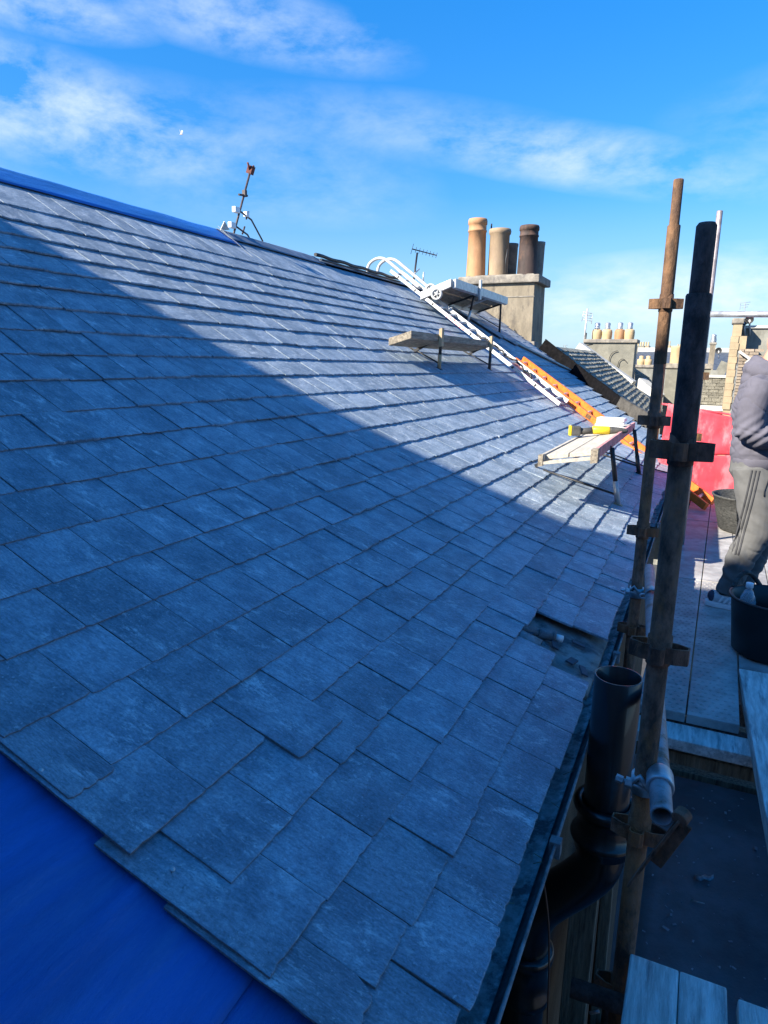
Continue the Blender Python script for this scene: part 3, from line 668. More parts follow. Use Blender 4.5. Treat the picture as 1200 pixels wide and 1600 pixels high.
standard('scaffold_pole', nx, 1.62, [(-6, .155)], [(-.175, -7), (-.650, -7), (-1.135, -7), (-1.62, -7)], -6, 'nearest thick dark rusty scaffold pole, rising highest beside the black pipe', M['rust'], GP, spigot=(.15, .293))
RPX, RPY = -.187, 3.1
standard('scaffold_pole', RPX, RPY, [(-6, .56)], [(.262, 12), (-.215, 2), (-.70, 2), (-1.16, 2)], -6, 'slimmer rusty scaffold pole with an orange sunlit top, behind the nearest one', M['rust'], GP, spigot=(.55, .735), topm=M['rustl'])
# dark upper length of the near standard: tarry sleeve
near = [o for o in bpy.data.objects if o.name == 'scaffold_pole'][0]
MB().lathe((nx, 1.62, 0), [(.0243, -.205), (.0258, -.203), (.0258, .152), (.0242, .156)], 24).build('sleeve', M['rustd'], near)
MB().lathe((nx, 1.62, 0), [(.0196, .150), (.0202, .152), (.0202, .290), (.016, .296), (.0001, .292)], 20).build('spigot_end', M['rustd'], near)
rear = [o for o in bpy.data.objects if o.name.startswith('scaffold_pole') and o.location.y > 2.5][0]
MB().lathe((RPX, RPY, 0), [(.0243, .02), (.0252, .022), (.0252, .56), (.0242, .564)], 24).build('sleeve', M['rustl'], rear)

# ledger tube clamped between the two standards
ta = Vector((.012, 1.30, -.872)); tb = Vector((-.118, 3.3, -1.02)); ta = hit(1034, 1276, 1, 1.44); tb = hit(1016, 915, 1, 3.2)
led = empty('scaffold_tube', ta, 'pale rusty scaffold tube lying level behind the nearest pole, its open end facing down', 'scaffold tube')
d_ = (tb - ta).normalized(); sd_ = d_.cross(Vector((0, 0, 1))).normalized(); up_ = sd_.cross(d_)
ax_ = Matrix((sd_, up_, d_)).transposed()
mb = MB(); L_ = (tb - ta).length
mb.lathe(ta, [(.0196, .25), (.0196, .001), (.0205, 0), (.0238, 0), (.0242, .001), (.0242, L_ + .3), (.0001, L_ + .3)], 24, ax=ax_).build('tube', M['galvm'], led)
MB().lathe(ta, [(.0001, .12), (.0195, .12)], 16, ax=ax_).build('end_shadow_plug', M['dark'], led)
def coupler(at, axis, pole, label, s=1.0):
    c = empty('coupler', at, label, 'coupler', 'galvanised scaffold couplers')
    a = Vector(axis).normalized(); sd = a.cross(Vector((0, 0, 1))).normalized(); u = sd.cross(a); axm = Matrix((sd, u, a)).transposed()
    MB().lathe(at, [(.0245, -.028), (.0305, -.030), (.0315, -.024), (.0312, .024), (.0305, .030), (.0245, .028)], 22, ax=axm).build('band', M['galv'], c)
    pl = Vector(pole); 
    MB().lathe(pl, [(.0245, -.02), (.031, -.022), (.031, .022), (.0245, .02)], 20).build('band', M['galv'], c)
    b0 = pl + Vector((-.030, -.028, .006)); b1 = pl + Vector((.034, -.030, -.004))
    mb = MB(); mb.tube([b0 + Vector((-.035, 0, .006)), b1], .006, 8); mb.tube([b0 + Vector((-.034, 0, .006)), b0 + Vector((-.018, 0, .003))], .010, 6, smooth=False)
    mb.tube([b0 + Vector((-.012, 0, .002)), b0 + Vector((.004, 0, 0))], .013, 6, smooth=False)
    mb.build('bolt', M['galv'], c)
    mb = MB(); ring = []
    for k in range(17):
        an = 2 * math.pi * k / 16; ring.append(b1 + Vector((math.cos(an) * .016, -.004, math.sin(an) * .010)))
    mb.tube(ring, .0055, 8, cap=False); mb.tube([b0, b0 + Vector((.02, -.006, .028)), b1 + Vector((-.02, 0, .004))], .007, 8); mb.build('lever', M['galv'], c)
    return c
pa = ta + d_ * .14
coupler(pa, d_, (nx, 1.62, hit(1003, 1222, 1, 1.62).z), 'galvanised coupler clamping the level tube to the nearest rusty pole')
coupler(hit(1019, 928, 1, 3.05), d_, (RPX, RPY, hit(996, 925, 1, 3.1).z), 'galvanised coupler on the rear rusty pole above the gutter')
# rusty brace end under the tube
ba, bb = hit(985, 1378, 1, 1.5), hit(1064, 1278, 1, 1.42)
br = MB(); br.beam(ba, bb, .006, .036, up=(.3, 1, .2)); br.beam(ba.lerp(bb, .42) + Vector((.010, 0, -.012)), bb + Vector((.008, 0, -.010)), .034, .006, up=(.3, 1, .2))
br.tube([bb + Vector((-.004, -.01, 0)), bb + Vector((.006, .012, .006))], .018, 12)
tag(br.build('brace_end', M['rust'], bevel=.002), 'rusty angled brace end jutting out below the open tube end', 'scaffold brace')
# second standard right behind near pole foot with clamp band
bn = MB(); q0 = hit(905, 1578, 1, 1.7)
tag(MB().tube([hit(960, 1530, 1, 1.75), hit(935, 1900, 1, 1.75)], .03, 14).build('tube_stub', M['rustd']), 'dark steel tube stub at the very bottom beside the near pole', 'scaffold tube')
wl_ = MB().tube(smooth_path([hit(x, y, 1, 1.7) for x, y in ((955, 1536), (935, 1528), (926, 1533), (935, 1540), (950, 1546))], 2), .0025, 6).build('wire_loop', M['copper']); tag(wl_, 'bent rusty wire loop on the pole foot at the bottom edge', 'wire')
tag(MB().tube([hit(922, 1583, 1, 1.7), hit(936, 1580, 1, 1.7)], .0045, 8).build('bolt', M['galv']), 'small shiny bolt at the bottom beside the pole foot', 'bolt')

# far handrail: thin upright and level rail, galvanised
fp = hit(1122, 330, 1, 6.2)
th_ = empty('handrail_post', (-.045, 6.2, -1.5), 'slim grey upright tube rising behind the thick dark pole', 'scaffold pole')
MB().lathe((-.052, 6.2, 0), [(.0001, -1.6), (.0225, -1.6), (.0225, 1.21), (.019, 1.215), (.0001, 1.2)], 14).build('tube', M['galvm'], th_)
for z in (-.05, -.55): MB().box(-.115, .01, 6.17, 6.23, z - .03, z + .03).build('wedge_cup', M['rusto'], th_)
a_, b_ = hit(1108, 491, 1, 6.15), hit(1215, 491, 1, 6.15)
b_ = a_ + (b_ - a_) * 2
tag(MB().tube([a_, b_], .024, 14).build('guard_rail', M['galv']), 'level silver guard rail running to the right edge against the sky', 'guard rail')

# ------------------------------------------------------------------ deck
ZD = -1.48; YAW = .0211
def deck_x(Y, k): return .073 + YAW * (Y - 3.02) + k * .213
def deck_board(k, y0, y1, m, label, name='scaffold_board', th=.045, dz=0, studs=True):
    t = empty(name, (deck_x((y0 + y1) / 2, k + .5), (y0 + y1) / 2, ZD - th), label, 'scaffold board', 'steel deck boards')
    g = .003; mb = MB()
    def P(u, Y, z): return Vector((deck_x(Y, k) + g + u * (.213 - 2 * g), Y, z))
    z1, z0 = ZD + dz, ZD + dz - th
    c = [P(u, Y, z) for z in (z0, z1) for (u, Y) in ((0, y0), (1, y0), (1, y1), (0, y1))]
    mb.add(c, [(3, 2, 1, 0), (4, 5, 6, 7), (0, 1, 5, 4), (1, 2, 6, 5), (2, 3, 7, 6), (3, 0, 4, 7)])
    mb.build('tread', m, t, bevel=.004)
    if studs and y0 < 5:
        mb = MB(); Y = y0 + .04; r_ = 0
        while Y < min(y1, 6) - .03:
            for q in range(6):
                u = .10 + .16 * q + (.08 if r_ % 2 else 0)
                if u < .95:
                    p = P(u, Y, z1); mb.lathe(p, [(.0085, .0), (.0075, .0022), (.004, .0024), (.003, .0008), (.0001, .0006)], 7)
            Y += .042; r_ += 1
        o = mb.build('grip_studs', m, t); o['kind'] = 'stuff'
    return t
bands = [(3.02, 5.15, 'near'), (5.17, 7.3, 'middle'), (7.32, 9.6, 'far')]
for (y0, y1, nm) in bands:
    for k in range(-1, 6):
        pos = ['beside the poles', 'second from the poles', 'third from the poles', 'fourth from the poles', 'fifth from the poles', 'sixth from the poles', 'outermost'][k + 1]
        if nm == 'near' and k > 0: continue
        deck_board(k, y0, y1, M['steeldeck'], f'grey steel scaffold board in the {nm} run of the deck, {pos}', studs=(nm == 'near'))
# broader plank on the near right, lying a little proud
pk = empty('timber_plank', (.45, 3.5, ZD), 'pale timber plank alongside the hatch opening, under the black bucket', 'plank')
mb = MB(); c = [(.300, 3.62), (.62, 3.62), (.66, 1.9), (.352, 1.9)]
c0 = [(deck_x(5.15, 1) + .005, 5.15), (1.4, 5.15), (1.4, 3.66), (deck_x(3.66, 1) + .005, 3.66)]
mb.add([(x, y, z) for z in (ZD - .055, ZD + .012) for x, y in c], [(3, 2, 1, 0), (4, 5, 6, 7), (0, 1, 5, 4), (1, 2, 6, 5), (2, 3, 7, 6), (3, 0, 4, 7)])
mb.build('board', M['plankl'], pk, bevel=.005)
mb = MB(); mb.add([(x, y, z) for z in (ZD - .05, ZD) for x, y in c0], [(3, 2, 1, 0), (4, 5, 6, 7), (0, 1, 5, 4), (1, 2, 6, 5), (2, 3, 7, 6), (3, 0, 4, 7)])
tag(mb.build('scaffold_board', M['steeldeck'], bevel=.004), 'wide steel board the worker stands on, behind the black bucket', 'scaffold board')
# transom and beams under the deck end
tr = MB().box(-.12, .36, 2.865, 3.014, ZD - .10, ZD - .050).build('transom_board', M['plankl'], bevel=.004); tag(tr, 'grey transom board under the near end of the steel deck', 'transom')
tag(MB().box(-.12, .9, 2.93, 2.965, ZD - .20, ZD - .145).build('transom_beam', M['oldwood'], bevel=.004), 'dark beam just below the transom at the hatch', 'beam')
tag(MB().box(-.12, .9, 3.02, 3.06, ZD - .22, ZD - .05).build('bearer', M['rustd']), 'dark steel bearer under the ends of the deck boards', 'beam')
# near boards at the bottom right corner
def near_board(x0, x1, y1, m, lab, crack=None):
    t = empty('timber_board', ((x0 + x1) / 2, 1.0, ZD), lab, 'plank')
    mb = MB(); N = 6; vs = []; fs = []
    mb.box(x0, x1, -.6, y1, ZD - .04, ZD + .002)
    o = mb.build('board', m, t, bevel=.006)
    return t
near_board(-.022, .095, 1.60, M['plankl'], 'pale timber board at the bottom edge, left half of the split near plank')
near_board(.0965, .203, 1.60, M['plankl'], 'pale timber board at the bottom edge, right half of the split near plank')
near_board(.226, .45, 1.58, M['plankl'], 'pale timber board in the bottom right corner of the picture')
tag(MB().tube([(-.15, 1.50, ZD - .07), (.9, 1.56, ZD - .07)], .024, 12).build('putlog_tube', M['rustd']), 'dark tube under the near timber boards', 'scaffold tube')
# lower lift seen through the hatch
ZL = -3.2
g = [[(-.06 + 1.6 * i / 14, .6 + 4.8 * j / 24, ZL + .012 * noise.noise((i * .35, j * .3, 5))) for j in range(25)] for i in range(15)]
lw = thick_sheet('rubber_sheet', g, M['mat_'], None, .01); tag(lw, 'dark blue black sheet covering the lower scaffold level inside the hatch', 'sheet')
tag(MB().box(-.11, -.065, .6, 5.6, ZL - .05, ZL + .13).build('toe_board', M['plankl'], bevel=.005), 'pale toe board along the left side of the lower dark sheet', 'toe board')
tag(MB().box(-.12, 1.6, .5, 6.6, ZL - .13, ZL - .06).build('lower_deck', M['oldwood']), 'dark timber deck carrying the sheet on the lower scaffold level', 'deck')
db = MB().box(-.12, 1.6, 5.44, 5.5, ZL - .02, ZL + .03).build('kerb_batten', M['oldwood'], bevel=.004); tag(db, 'dark batten at the far end of the lower sheet', 'batten')
tag(MB().box(-.12, 1.6, 6.2, 6.5, ZL + .15, ZL + .35).build('lower_beam', M['rustd']), 'dark rusty beam across the far end of the lower level', 'beam')
mb = MB(); rg = random.Random(9)
for k in range(16):
    a = rg.uniform(0, 6.28) if k % 2 else 1.5; l_ = rg.uniform(.03, .09); c = Vector((rg.uniform(.02, .95), rg.uniform(5.55, 6.4), ZL + .01 + rg.uniform(0, .05))); d = Vector((math.cos(a), math.sin(a), rg.uniform(-.2, .8))) * l_
    mb.tube([c - d * .5, c + d * .5], .0035, 5)
tag(mb.build('offcuts', M['white']), 'scattered pale offcuts and nails on the lower level beyond the dark sheet', 'debris', kind='stuff')
n0 = hit(1080, 1407, 2, ZL + .006); n1 = hit(1101, 1412, 2, ZL + .006)
tag(MB().tube([n0, n1], .0032, 6).build('nail', M['alu']), 'single bright nail lying in the middle of the dark lower sheet', 'nail')
g = [[hit(1087 + 28 * i / 4, 1366 + 7 * j / 2 + (3 if i in (1, 3) else 0), 2, ZL + .012) for j in range(3)] for i in range(5)]
tag(thick_sheet('slate_chip', g, M['slate'], None, .004), 'flat grey slate chip lying on the dark lower sheet above the nail', 'slate chip')
mb = MB(); rg = random.Random(19)
for k in range(150):
    c = Vector((rg.uniform(0, .95), rg.uniform(2.6, 5.3), ZL + .014)); q = rg.uniform(.0015, .006) * (2.2 if k % 17 == 0 else 1); a = rg.uniform(0, 3)
    mb.box(-q * 2, q * 2, -q, q, -.003, .001, Matrix.Translation(c) @ Matrix.Rotation(a, 4, 'Z'))
tag(mb.build('grit', M['lead'], clean=False), 'small pale grit scattered over the lower sheet', 'grit', kind='stuff')
MBx = MB().box(.9, .95, 1.2, 5.4, ZL, ZL + .2).build('toe_board', M['oldwood']); tag(MBx, 'dark toe board on the right side of the lower sheet', 'toe board')

# ------------------------------------------------------------------ red debris netting
def net(pts4, lab, nu=26, nv=18, amp=.02, sd=0):
    a, b, c, d = [Vector(p) for p in pts4]; g = []
    for i in range(nv + 1):
        row = []
        for j in range(nu + 1):
            u, v = j / nu, i / nv; p = (a.lerp(b, u)).lerp(d.lerp(c, u), v)
            w = amp * (noise.noise((u * 5 + sd, v * 3, 1)) + .7 * math.sin((u * 1.3 + v) * 9 + sd) * (.3 + v) * .5 + .5 * noise.noise((u * 14, v * 10, sd)))
            row.append(p + Vector((0, w, 0)))
        g.append(row)
    o = thick_sheet('debris_netting', g, M['red'], None, .002, (0, 1, 0)); tag(o, lab, 'netting', 'red debris netting'); return o
NY = 8.6
net([hit(1044, 630, 1, NY), hit(1160, 655, 1, NY), hit(1160, 712, 1, NY), hit(1030, 708, 1, NY)], 'upper sheet of red debris netting at the far end of the deck', sd=1)
net([hit(1150, 655, 1, NY), hit(1290, 690, 1, NY), hit(1280, 740, 1, NY), hit(1150, 712, 1, NY)], 'upper sheet of red netting behind the worker at the right edge', sd=5)
net([hit(1028, 709, 1, NY - .12), hit(1270, 716, 1, NY - .12), hit(1260, 795, 1, NY - .05), hit(1028, 785, 1, NY - .05)], 'lower sheet of red debris netting reaching down to the deck', sd=3)
mb = MB(); mb.tube([hit(1028, 630, 1, NY + .1), hit(1300, 672, 1, NY + .1)], .012, 8)
tag(mb.build('net_rail', M['red']), 'red edge rope along the top of the netting', 'rope')

# ================================================================== roof platforms, ladders
def rframe(t, Y, sf, top_, up_pt, sb, m=M['dark'], lowm=None, split=.35):
    """one bracket: leg standing on the slates, arm under the boards, tie back down to the roof"""
    foot = rp(sf, Y, .035); top_ = Vector(top_); up_pt = Vector(up_pt); back = rp(sb, Y, .045); mid = foot.lerp(top_, split)
    MB().tube([mid, top_], .018, 10).build('upper_leg', m, t)
    MB().beam(top_, up_pt, .03, .03).build('arm', m, t)
    MB().beam(up_pt, back, .03, .03, up=(0, 1, 0)).build('back_strut', m, t)
    MB().tube([foot.lerp(top_, .18), back.lerp(foot, .1)], .009, 8).build('tie_rod', m, t)
    MB().tube([foot, mid], .021, 10).build('leg', lowm or M['alug'], t)
    MB().box(-.035, .035, -.03, .03, -.012, .012, Matrix.Translation(foot) @ Matrix.Rotation(R(25), 4, 'Y')).build('foot', M['sand'] if lowm is None else m, t)
class Plat:
    def __init__(s, xo, xu, y0, y1, zo, zu): s.a = (xo, xu, y0, y1, zo, zu)
    def p(s, u, v, dz=0):      # u 0 = up-slope edge, 1 = outer edge; v along the ridge
        xo, xu, y0, y1, zo, zu = s.a; return Vector((xu + (xo - xu) * u, y0 + (y1 - y0) * v, zu + (zo - zu) * u + dz))
def slab(pl, u0, u1, v0, v1, z0, z1):
    c = [pl.p(u, v, z) for z in (z0, z1) for (u, v) in ((u0, v0), (u1, v0), (u1, v1), (u0, v1))]
    return MB().add(c, [(3, 2, 1, 0), (4, 5, 6, 7), (0, 1, 5, 4), (1, 2, 6, 5), (2, 3, 7, 6), (3, 0, 4, 7)])
# lowest platform with the drill: boards in a painted frame
P2 = empty('roof_platform', rp(.27, 6, 0), 'lowest roof platform with pale boards and a pink painted edge, drill on top', 'roof platform', 'roof platforms')
L2 = Plat(-.63, -.985, 4.72, 7.34, -.552, -.612)
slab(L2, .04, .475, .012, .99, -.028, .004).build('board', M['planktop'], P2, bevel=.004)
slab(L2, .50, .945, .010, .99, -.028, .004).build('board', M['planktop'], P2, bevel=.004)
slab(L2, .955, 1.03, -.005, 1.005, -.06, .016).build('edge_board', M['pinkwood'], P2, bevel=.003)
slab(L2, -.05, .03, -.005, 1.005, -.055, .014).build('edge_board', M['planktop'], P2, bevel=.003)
slab(L2, -.04, .95, -.012, .006, -.055, -.035).build('end_rail', M['planktop'], P2)
slab(L2, .93, 1.06, -.022, .012, -.075, .020).build('corner_post', M['plank'], P2)
slab(L2, -.07, .02, -.014, .010, -.065, .016).build('corner_post', M['plank'], P2)
slab(L2, 0, 1, .985, 1.0, -.06, .0).build('end_rail', M['plank'], P2)
for v, Y, sf, lm in ((.27, 5.43, .269, None), (.945, 7.2, .266, M['dark'])):
    rframe(P2, Y, sf, L2.p(1.06, v, -.05), L2.p(-.05, v, -.06), .98, lowm=lm, split=.42)
def P2p(u, Y, dz=0): return L2.p(u, (Y - 4.72) / 2.62, dz)
# drill
dc = hit(925, 676, 1, 6.35); dc.z = P2p(.25, 6.35).z + .0; 
dr = empty('cordless_drill', P2p(.42, 6.3, .01), 'yellow and black cordless drill lying on the lowest platform', 'drill')
dz = P2p(.42, 6.3).z + .055; dl = Vector((.95, .30, 0)).normalized(); c0_ = Vector((P2p(.52, 6.3).x, 6.15, dz))
def DP(t, z=0, w=0): return c0_ + dl * t + Vector((0, 0, z)) + dl.cross(Vector((0, 0, 1))) * w
MB().tube([DP(-.07), DP(-.06), DP(.07), DP(.08)], [.026, .037, .037, .030], 14).build('motor_housing', M['yellow'], dr)
MB().tube([DP(.08), DP(.09), DP(.16), DP(.22), DP(.23)], [.034, .034, .03, .018, .012], 14).build('chuck', M['drillg'], dr)
MB().tube([DP(-.065, -.005), DP(-.13, -.012), DP(-.20, -.016)], [.030, .028, .034], 12).build('handle', M['drillg'], dr)
MB().beam(DP(-.17, -.01), DP(-.25, -.01), .09, .085).build('battery', M['drillg'], dr, bevel=.012)
MB().beam(DP(-.25, -.01), DP(-.265, -.01), .092, .087).build('battery_plate', M['yellow'], dr)
pk_ = empty('white_packet', P2p(.5, 6.75, .01), 'white packet lying behind the drill on the lowest platform', 'packet')
c1 = P2p(.45, 6.95)
for i in range(3): MB().box(-.13, .13, -.07, .07, 0, .034, Matrix.Translation(c1 + Vector((.01 * i, 0, .01 + .035 * i))) @ Matrix.Rotation(R(12 - 8 * i), 4, 'Z')).build('layer', M['capw'], pk_, bevel=.008)

# middle platform, single thick plank seen from below
P1 = empty('roof_platform', rp(2.7, 8, 0), 'middle roof platform, one thick weathered plank on tape-wrapped brackets', 'roof platform', 'roof platforms')
L1 = Plat(-2.74, -2.99, 6.43, 9.25, .335, .262)
slab(L1, 0, 1, 0, 1, -.075, .0).build('plank', M['plank'], P1, bevel=.004)
for v, Y, sf, lm in ((.284, 7.23, 2.70, M['sand']), (.968, 9.16, 2.69, M['dark'])):
    rframe(P1, Y, sf, L1.p(1.08, v, -.03), L1.p(-.25, v, -.10), 3.25, lowm=lm, split=.45)
    slab(L1, 1.02, 1.16, v - .012, v + .012, -.14, .055).build('tape_wrap', M['sand'], P1)
# top platform beside chimney
P0 = empty('roof_platform', rp(4.1, 12.5, 0), 'highest roof platform in front of the chimney, aluminium edged boards', 'roof platform', 'roof platforms')
L0 = Plat(-3.72, -4.24, 10.36, 13.42, 1.285, 1.10)
slab(L0, .03, .47, .01, .97, -.045, .0).build('board', M['plank'], P0, bevel=.004)
slab(L0, .52, .95, .03, .99, -.045, .0).build('board', M['plank'], P0, bevel=.004)
slab(L0, .96, 1.06, 0, 1, -.11, .02).build('edge_rail', M['alug'], P0)
slab(L0, -.02, .95, -.018, .004, -.085, .03).build('end_rail', M['alu'], P0, bevel=.004)
slab(L0, -.06, .02, 0, 1, -.08, .03).build('edge_rail', M['alug'], P0)
slab(L0, -.1, 1.0, .62, .66, -.08, -.05).build('cross_batten', M['alug'], P0)
for v, Y, sf, lm in ((.39, 11.55, 4.06, None), (.94, 13.37, 3.98, M['dark'])):
    rframe(P0, Y, sf, L0.p(.90, v, -.09), L0.p(-.1, v, -.07), 4.9, lowm=lm, split=.5)
slab(L0, 1.07, 1.13, .38, .405, -.20, .12).build('upright', M['alug'], P0)

# white roof ladder with ridge hook and wheels
LD = empty('roof_ladder', rp(1.7, 9.3, 0), 'white aluminium roof ladder hooked over the ridge, lying down the slates', 'ladder')
LT, LBm = rp(5.42, 10.7, .13), rp(1.62, 9.25, .10)
lat = Vector((.05, .30, .025))
for k in range(2):
    o0 = lat * k; pts_ = [LT + o0, LT.lerp(LBm, .5) + o0 + Vector((-.0, 0, -.02)), LBm + o0]
    mb = MB(); mb.beam(pts_[0], pts_[2], .03, .052, up=(.5, 0, .85)); mb.build('stile', M['alu'], LD, bevel=.004)
N = 17
for i in range(N):
    p = LT.lerp(LBm, (i + .5) / N)
    o = MB().tube([p, p + lat], .016, 8).build('rung', M['alu'], LD)
for i in range(1, N, 2):
    p = LT.lerp(LBm, i / N) - lat.normalized() * .019
    MB().tube([p, p + lat.normalized() * .003], .022, 10).build('rung_end', M['dark'], LD)
for k in range(2):
    p = LT + lat * k; ups = (LT - LBm).normalized()
    arc = [p - ups * .75 + Vector((.035, 0, .06)), p + Vector((.02, 0, .10)), p + ups * .18 + Vector((-.02, 0, .13)), p + ups * .34 + Vector((-.08, 0, .06)), p + ups * .40 + Vector((-.18, 0, -.06)), p + ups * .30 + Vector((-.26, 0, -.16))]
    MB().tube(smooth_path(arc, 2), .026, 10).build('hook', M['alu'], LD)
for k in range(2):
    w = LT.lerp(LBm, .24 + .035 * k) + Vector((.10 + .0 * k, -.02 + .02 * k, .12)); mb = MB()
    axm = Matrix.Rotation(R(90), 3, 'X')
    mb.lathe(w, [(.062, -.02), (.092, -.02), (.092, .02), (.062, .02), (.062, -.02)], 22, ax=axm)
    mb.lathe(w, [(.0001, -.014), (.028, -.014), (.028, .014), (.0001, .014)], 12, ax=axm)
    for q in range(5):
        a = 2 * math.pi * q / 5; d = Vector((math.cos(a), 0, math.sin(a))); mb.beam(w + d * .02, w + d * .07, .012, .02, up=(0, 1, 0))
    mb.build('wheel', M['alu'], LD)
p = LT.lerp(LBm, .38); q = LT.lerp(LBm, .49); nrm_ = Vector((0, -.0195, 0))
MB().beam(p + nrm_, q + nrm_, .004, .05, up=(.5, 0, .85)).build('sticker', M['redlabel'], LD)
# strap / rope along ladder
mb = MB(); rg = random.Random(3); pts_ = []
for i in range(26):
    p = LT.lerp(LBm, .55 + .3 * i / 25) + Vector((.06, -.05, .02)); pts_.append(p + Vector((rg.uniform(-.03, .03), rg.uniform(-.03, .03), rg.uniform(0, .06))))
tag(MB().tube(smooth_path(pts_, 1), .014, 6).build('rope', M['wired']), 'dark rope bundled along the lower half of the white ladder', 'rope')

# orange ladder from the deck up over the slates
OL = empty('roof_ladder', hit(1105, 790, 2, ZD + .03), 'orange ladder leaning from the deck up over the lower slates', 'ladder')
oa = rp(2.88, 11.05, .10); ob = hit(1103, 792, 2, ZD + .05); ol = Vector((.07, .24, .02))
ups = (oa - ob).normalized()
for k in range(2): MB().beam(oa + ol * k, ob + ol * k, .05, .08, up=(.4, 0, .9)).build('stile', M['orange'], OL, bevel=.006)
for i in range(14):
    p = oa.lerp(ob, (i + .5) / 14); MB().tube([p, p + ol], .018, 8).build('rung', M['alug'], OL)
mb = MB()
for i in range(1, 14, 2):
    p = oa.lerp(ob, i / 14) + Vector((0, -.034, 0)); mb.beam(p, p + ups * .12, .006, .06, up=(.4, 0, .9))
mb.build('plates', M['rusto'], OL)
cb = MB().tube(smooth_path([rp(.95, 7.3, .05), rp(.6, 7.6, .06), rp(.25, 7.7, .05), rp(.02, 7.9, .05)], 2), .008, 6).build('cable', M['wired']); tag(cb, 'black cable sagging under the lowest platform', 'cable')

# ================================================================== aerials and bird
a1 = hit(365, 366, 0, RX - .05); a2 = hit(391, 268, 0, RX - .05)
an = empty('roof_aerial', a1, 'leaning rusty aerial mast with white brackets on the near ridge', 'aerial')
MB().tube([a1 - (a2 - a1) * .6, a2], .012, 8).build('mast', M['antenna'], an)
md = (a2 - a1).normalized()
mb = MB(); mb.box(-.035, .035, -.028, .028, -.045, .045, Matrix.Translation(a2 + md * .02) @ Matrix.Rotation(.4, 4, 'Y')); mb.tube([a2, a2 + Vector((.01, -.06, .08))], .012, 6); mb.tube([a2, a2 + Vector((0, .07, .075))], .012, 6); mb.build('cap', M['antred'], an)
for t, l_ in ((.36, .26), (.12, .27)):
    p = a1.lerp(a2, t); 
    MB().box(-.025, .025, -.11, -.02, -.028, .034, Matrix.Translation(p)).build('bracket', M['capw'], an, bevel=.008)
    if t > .2: MB().box(-.025, .025, .08, .13, -.028, .03, Matrix.Translation(p + Vector((0, .02, -.01)))).build('bracket', M['capw'], an, bevel=.008)
    mb = MB(); mb.tube([p + Vector((0, .02, 0)), p + Vector((0, .22, -.05)), p + Vector((0, .44, -.25))], .010, 6); mb.tube([p + Vector((0, .12, -.06)), p + Vector((0, .17, .03))], .01, 6); mb.build('arm', M['antenna'], an)
p = a1.lerp(a2, .60); MB().tube([p + Vector((0, -.09, -.0)), p + Vector((0, .07, .02))], .012, 6).box(-.02, .02, -.0, .04, .0, .07, Matrix.Translation(p)).build('clamp', M['antenna'], an)
def yagi(px0, py0, px1, py1, X, label, boom=(-8, -6, 30, 4), sc=1.0, m=M['wired']):
    b0, b1 = hit(px0, py0, 0, X), hit(px1, py1, 0, X); t = empty('television_aerial', b0, label, 'aerial', 'television aerials')
    MB().tube([b0 - (b1 - b0) * .3, b1], .018 * sc, 6).build('mast', m, t)
    c0, c1 = hit(px1 + boom[0], py1 + boom[1], 0, X), hit(px1 + boom[2], py1 + boom[3], 0, X)
    mb = MB(); mb.tube([c0, c1], .011 * sc, 6)
    for i in range(8):
        p = c0.lerp(c1, i / 7); h = (.05 if i else .09) * sc; mb.tube([p - Vector((h * .3, 0, h)), p + Vector((h * .3, 0, h))], .005 * sc, 4)
    mb.build('boom', m, t)
    return t
yagi(646, 441, 652, 395, -5.3, 'thin television aerial standing behind the ridge left of the chimney')
a_ = hit(647, 428, 0, -5.28); tag(MB().tube([a_, a_ + Vector((0, .25, .12))], .012, 6).tube([hit(661, 440, 0, -5.28), hit(662, 425, 0, -5.28)], .014, 6).build('aerial_bracket', M['alug']), 'small bracket and white rod at the foot of the thin aerial', 'bracket')
bd = hit(283, 210, 1, 40); bo = empty('gull', bd, 'tiny gull gliding in the sky at upper left', 'bird')
MB().tube([bd + Vector((-.12, 0, -.02)), bd + Vector((-.04, 0, .02)), bd + Vector((.1, 0, 0)), bd + Vector((.18, 0, -.02))], [.01, .04, .04, .01], 8).build('body', M['gull'], bo)
for sgn in (-1, 1):
    MB().add([bd + Vector(v) for v in ((0, 0, .03), (.10, .0, .03), (.02 + .05 * sgn, .1 * sgn, .26), (-.05, .1 * sgn, .28), (0, .0, .02), (.1, 0, .02), (.02 + .05 * sgn, .1 * sgn, .25), (-.05, .1 * sgn, .27))], [(0, 1, 2, 3), (7, 6, 5, 4), (0, 4, 5, 1), (1, 5, 6, 2), (2, 6, 7, 3), (3, 7, 4, 0)]).build('wing', M['gull'], bo)

# ================================================================== big chimney on the ridge
CH = empty('chimney_stack', (-4.4, 15.9, 0), 'big rendered chimney stack with tall clay pots at the far end of the slated roof', 'chimney')
cy0, cy1 = 15.3, 16.35
def frust(x0, x1, y0, y1, z0, z1, bt=0.0):
    return ([(x0 - bt, y0 - bt, z0), (x1 + bt, y0 - bt, z0), (x1 + bt, y1 + bt, z0), (x0 - bt, y1 + bt, z0), (x0, y0, z1), (x1, y0, z1), (x1, y1, z1), (x0, y1, z1)],
            [(3, 2, 1, 0), (4, 5, 6, 7), (0, 1, 5, 4), (1, 2, 6, 5), (2, 3, 7, 6), (3, 0, 4, 7)])
cr = hit(835, 470, 1, cy0); zc0 = hit(843, 441, 1, cy0).z; zc1 = hit(843, 430, 1, cy0).z
xR, xL = -3.63, -5.28
mb = MB(); mb.add(*frust(xL, xR, cy0, cy1, -.4, zc0, .02)); mb.build('stack', M['chim'], CH, bevel=.01)
mb = MB(); mb.add(*frust(xL - .09, xR + .11, cy0 - .08, cy1 + .08, zc0, zc1 + .02, 0)); mb.build('cope', M['cope'], CH, bevel=.025)
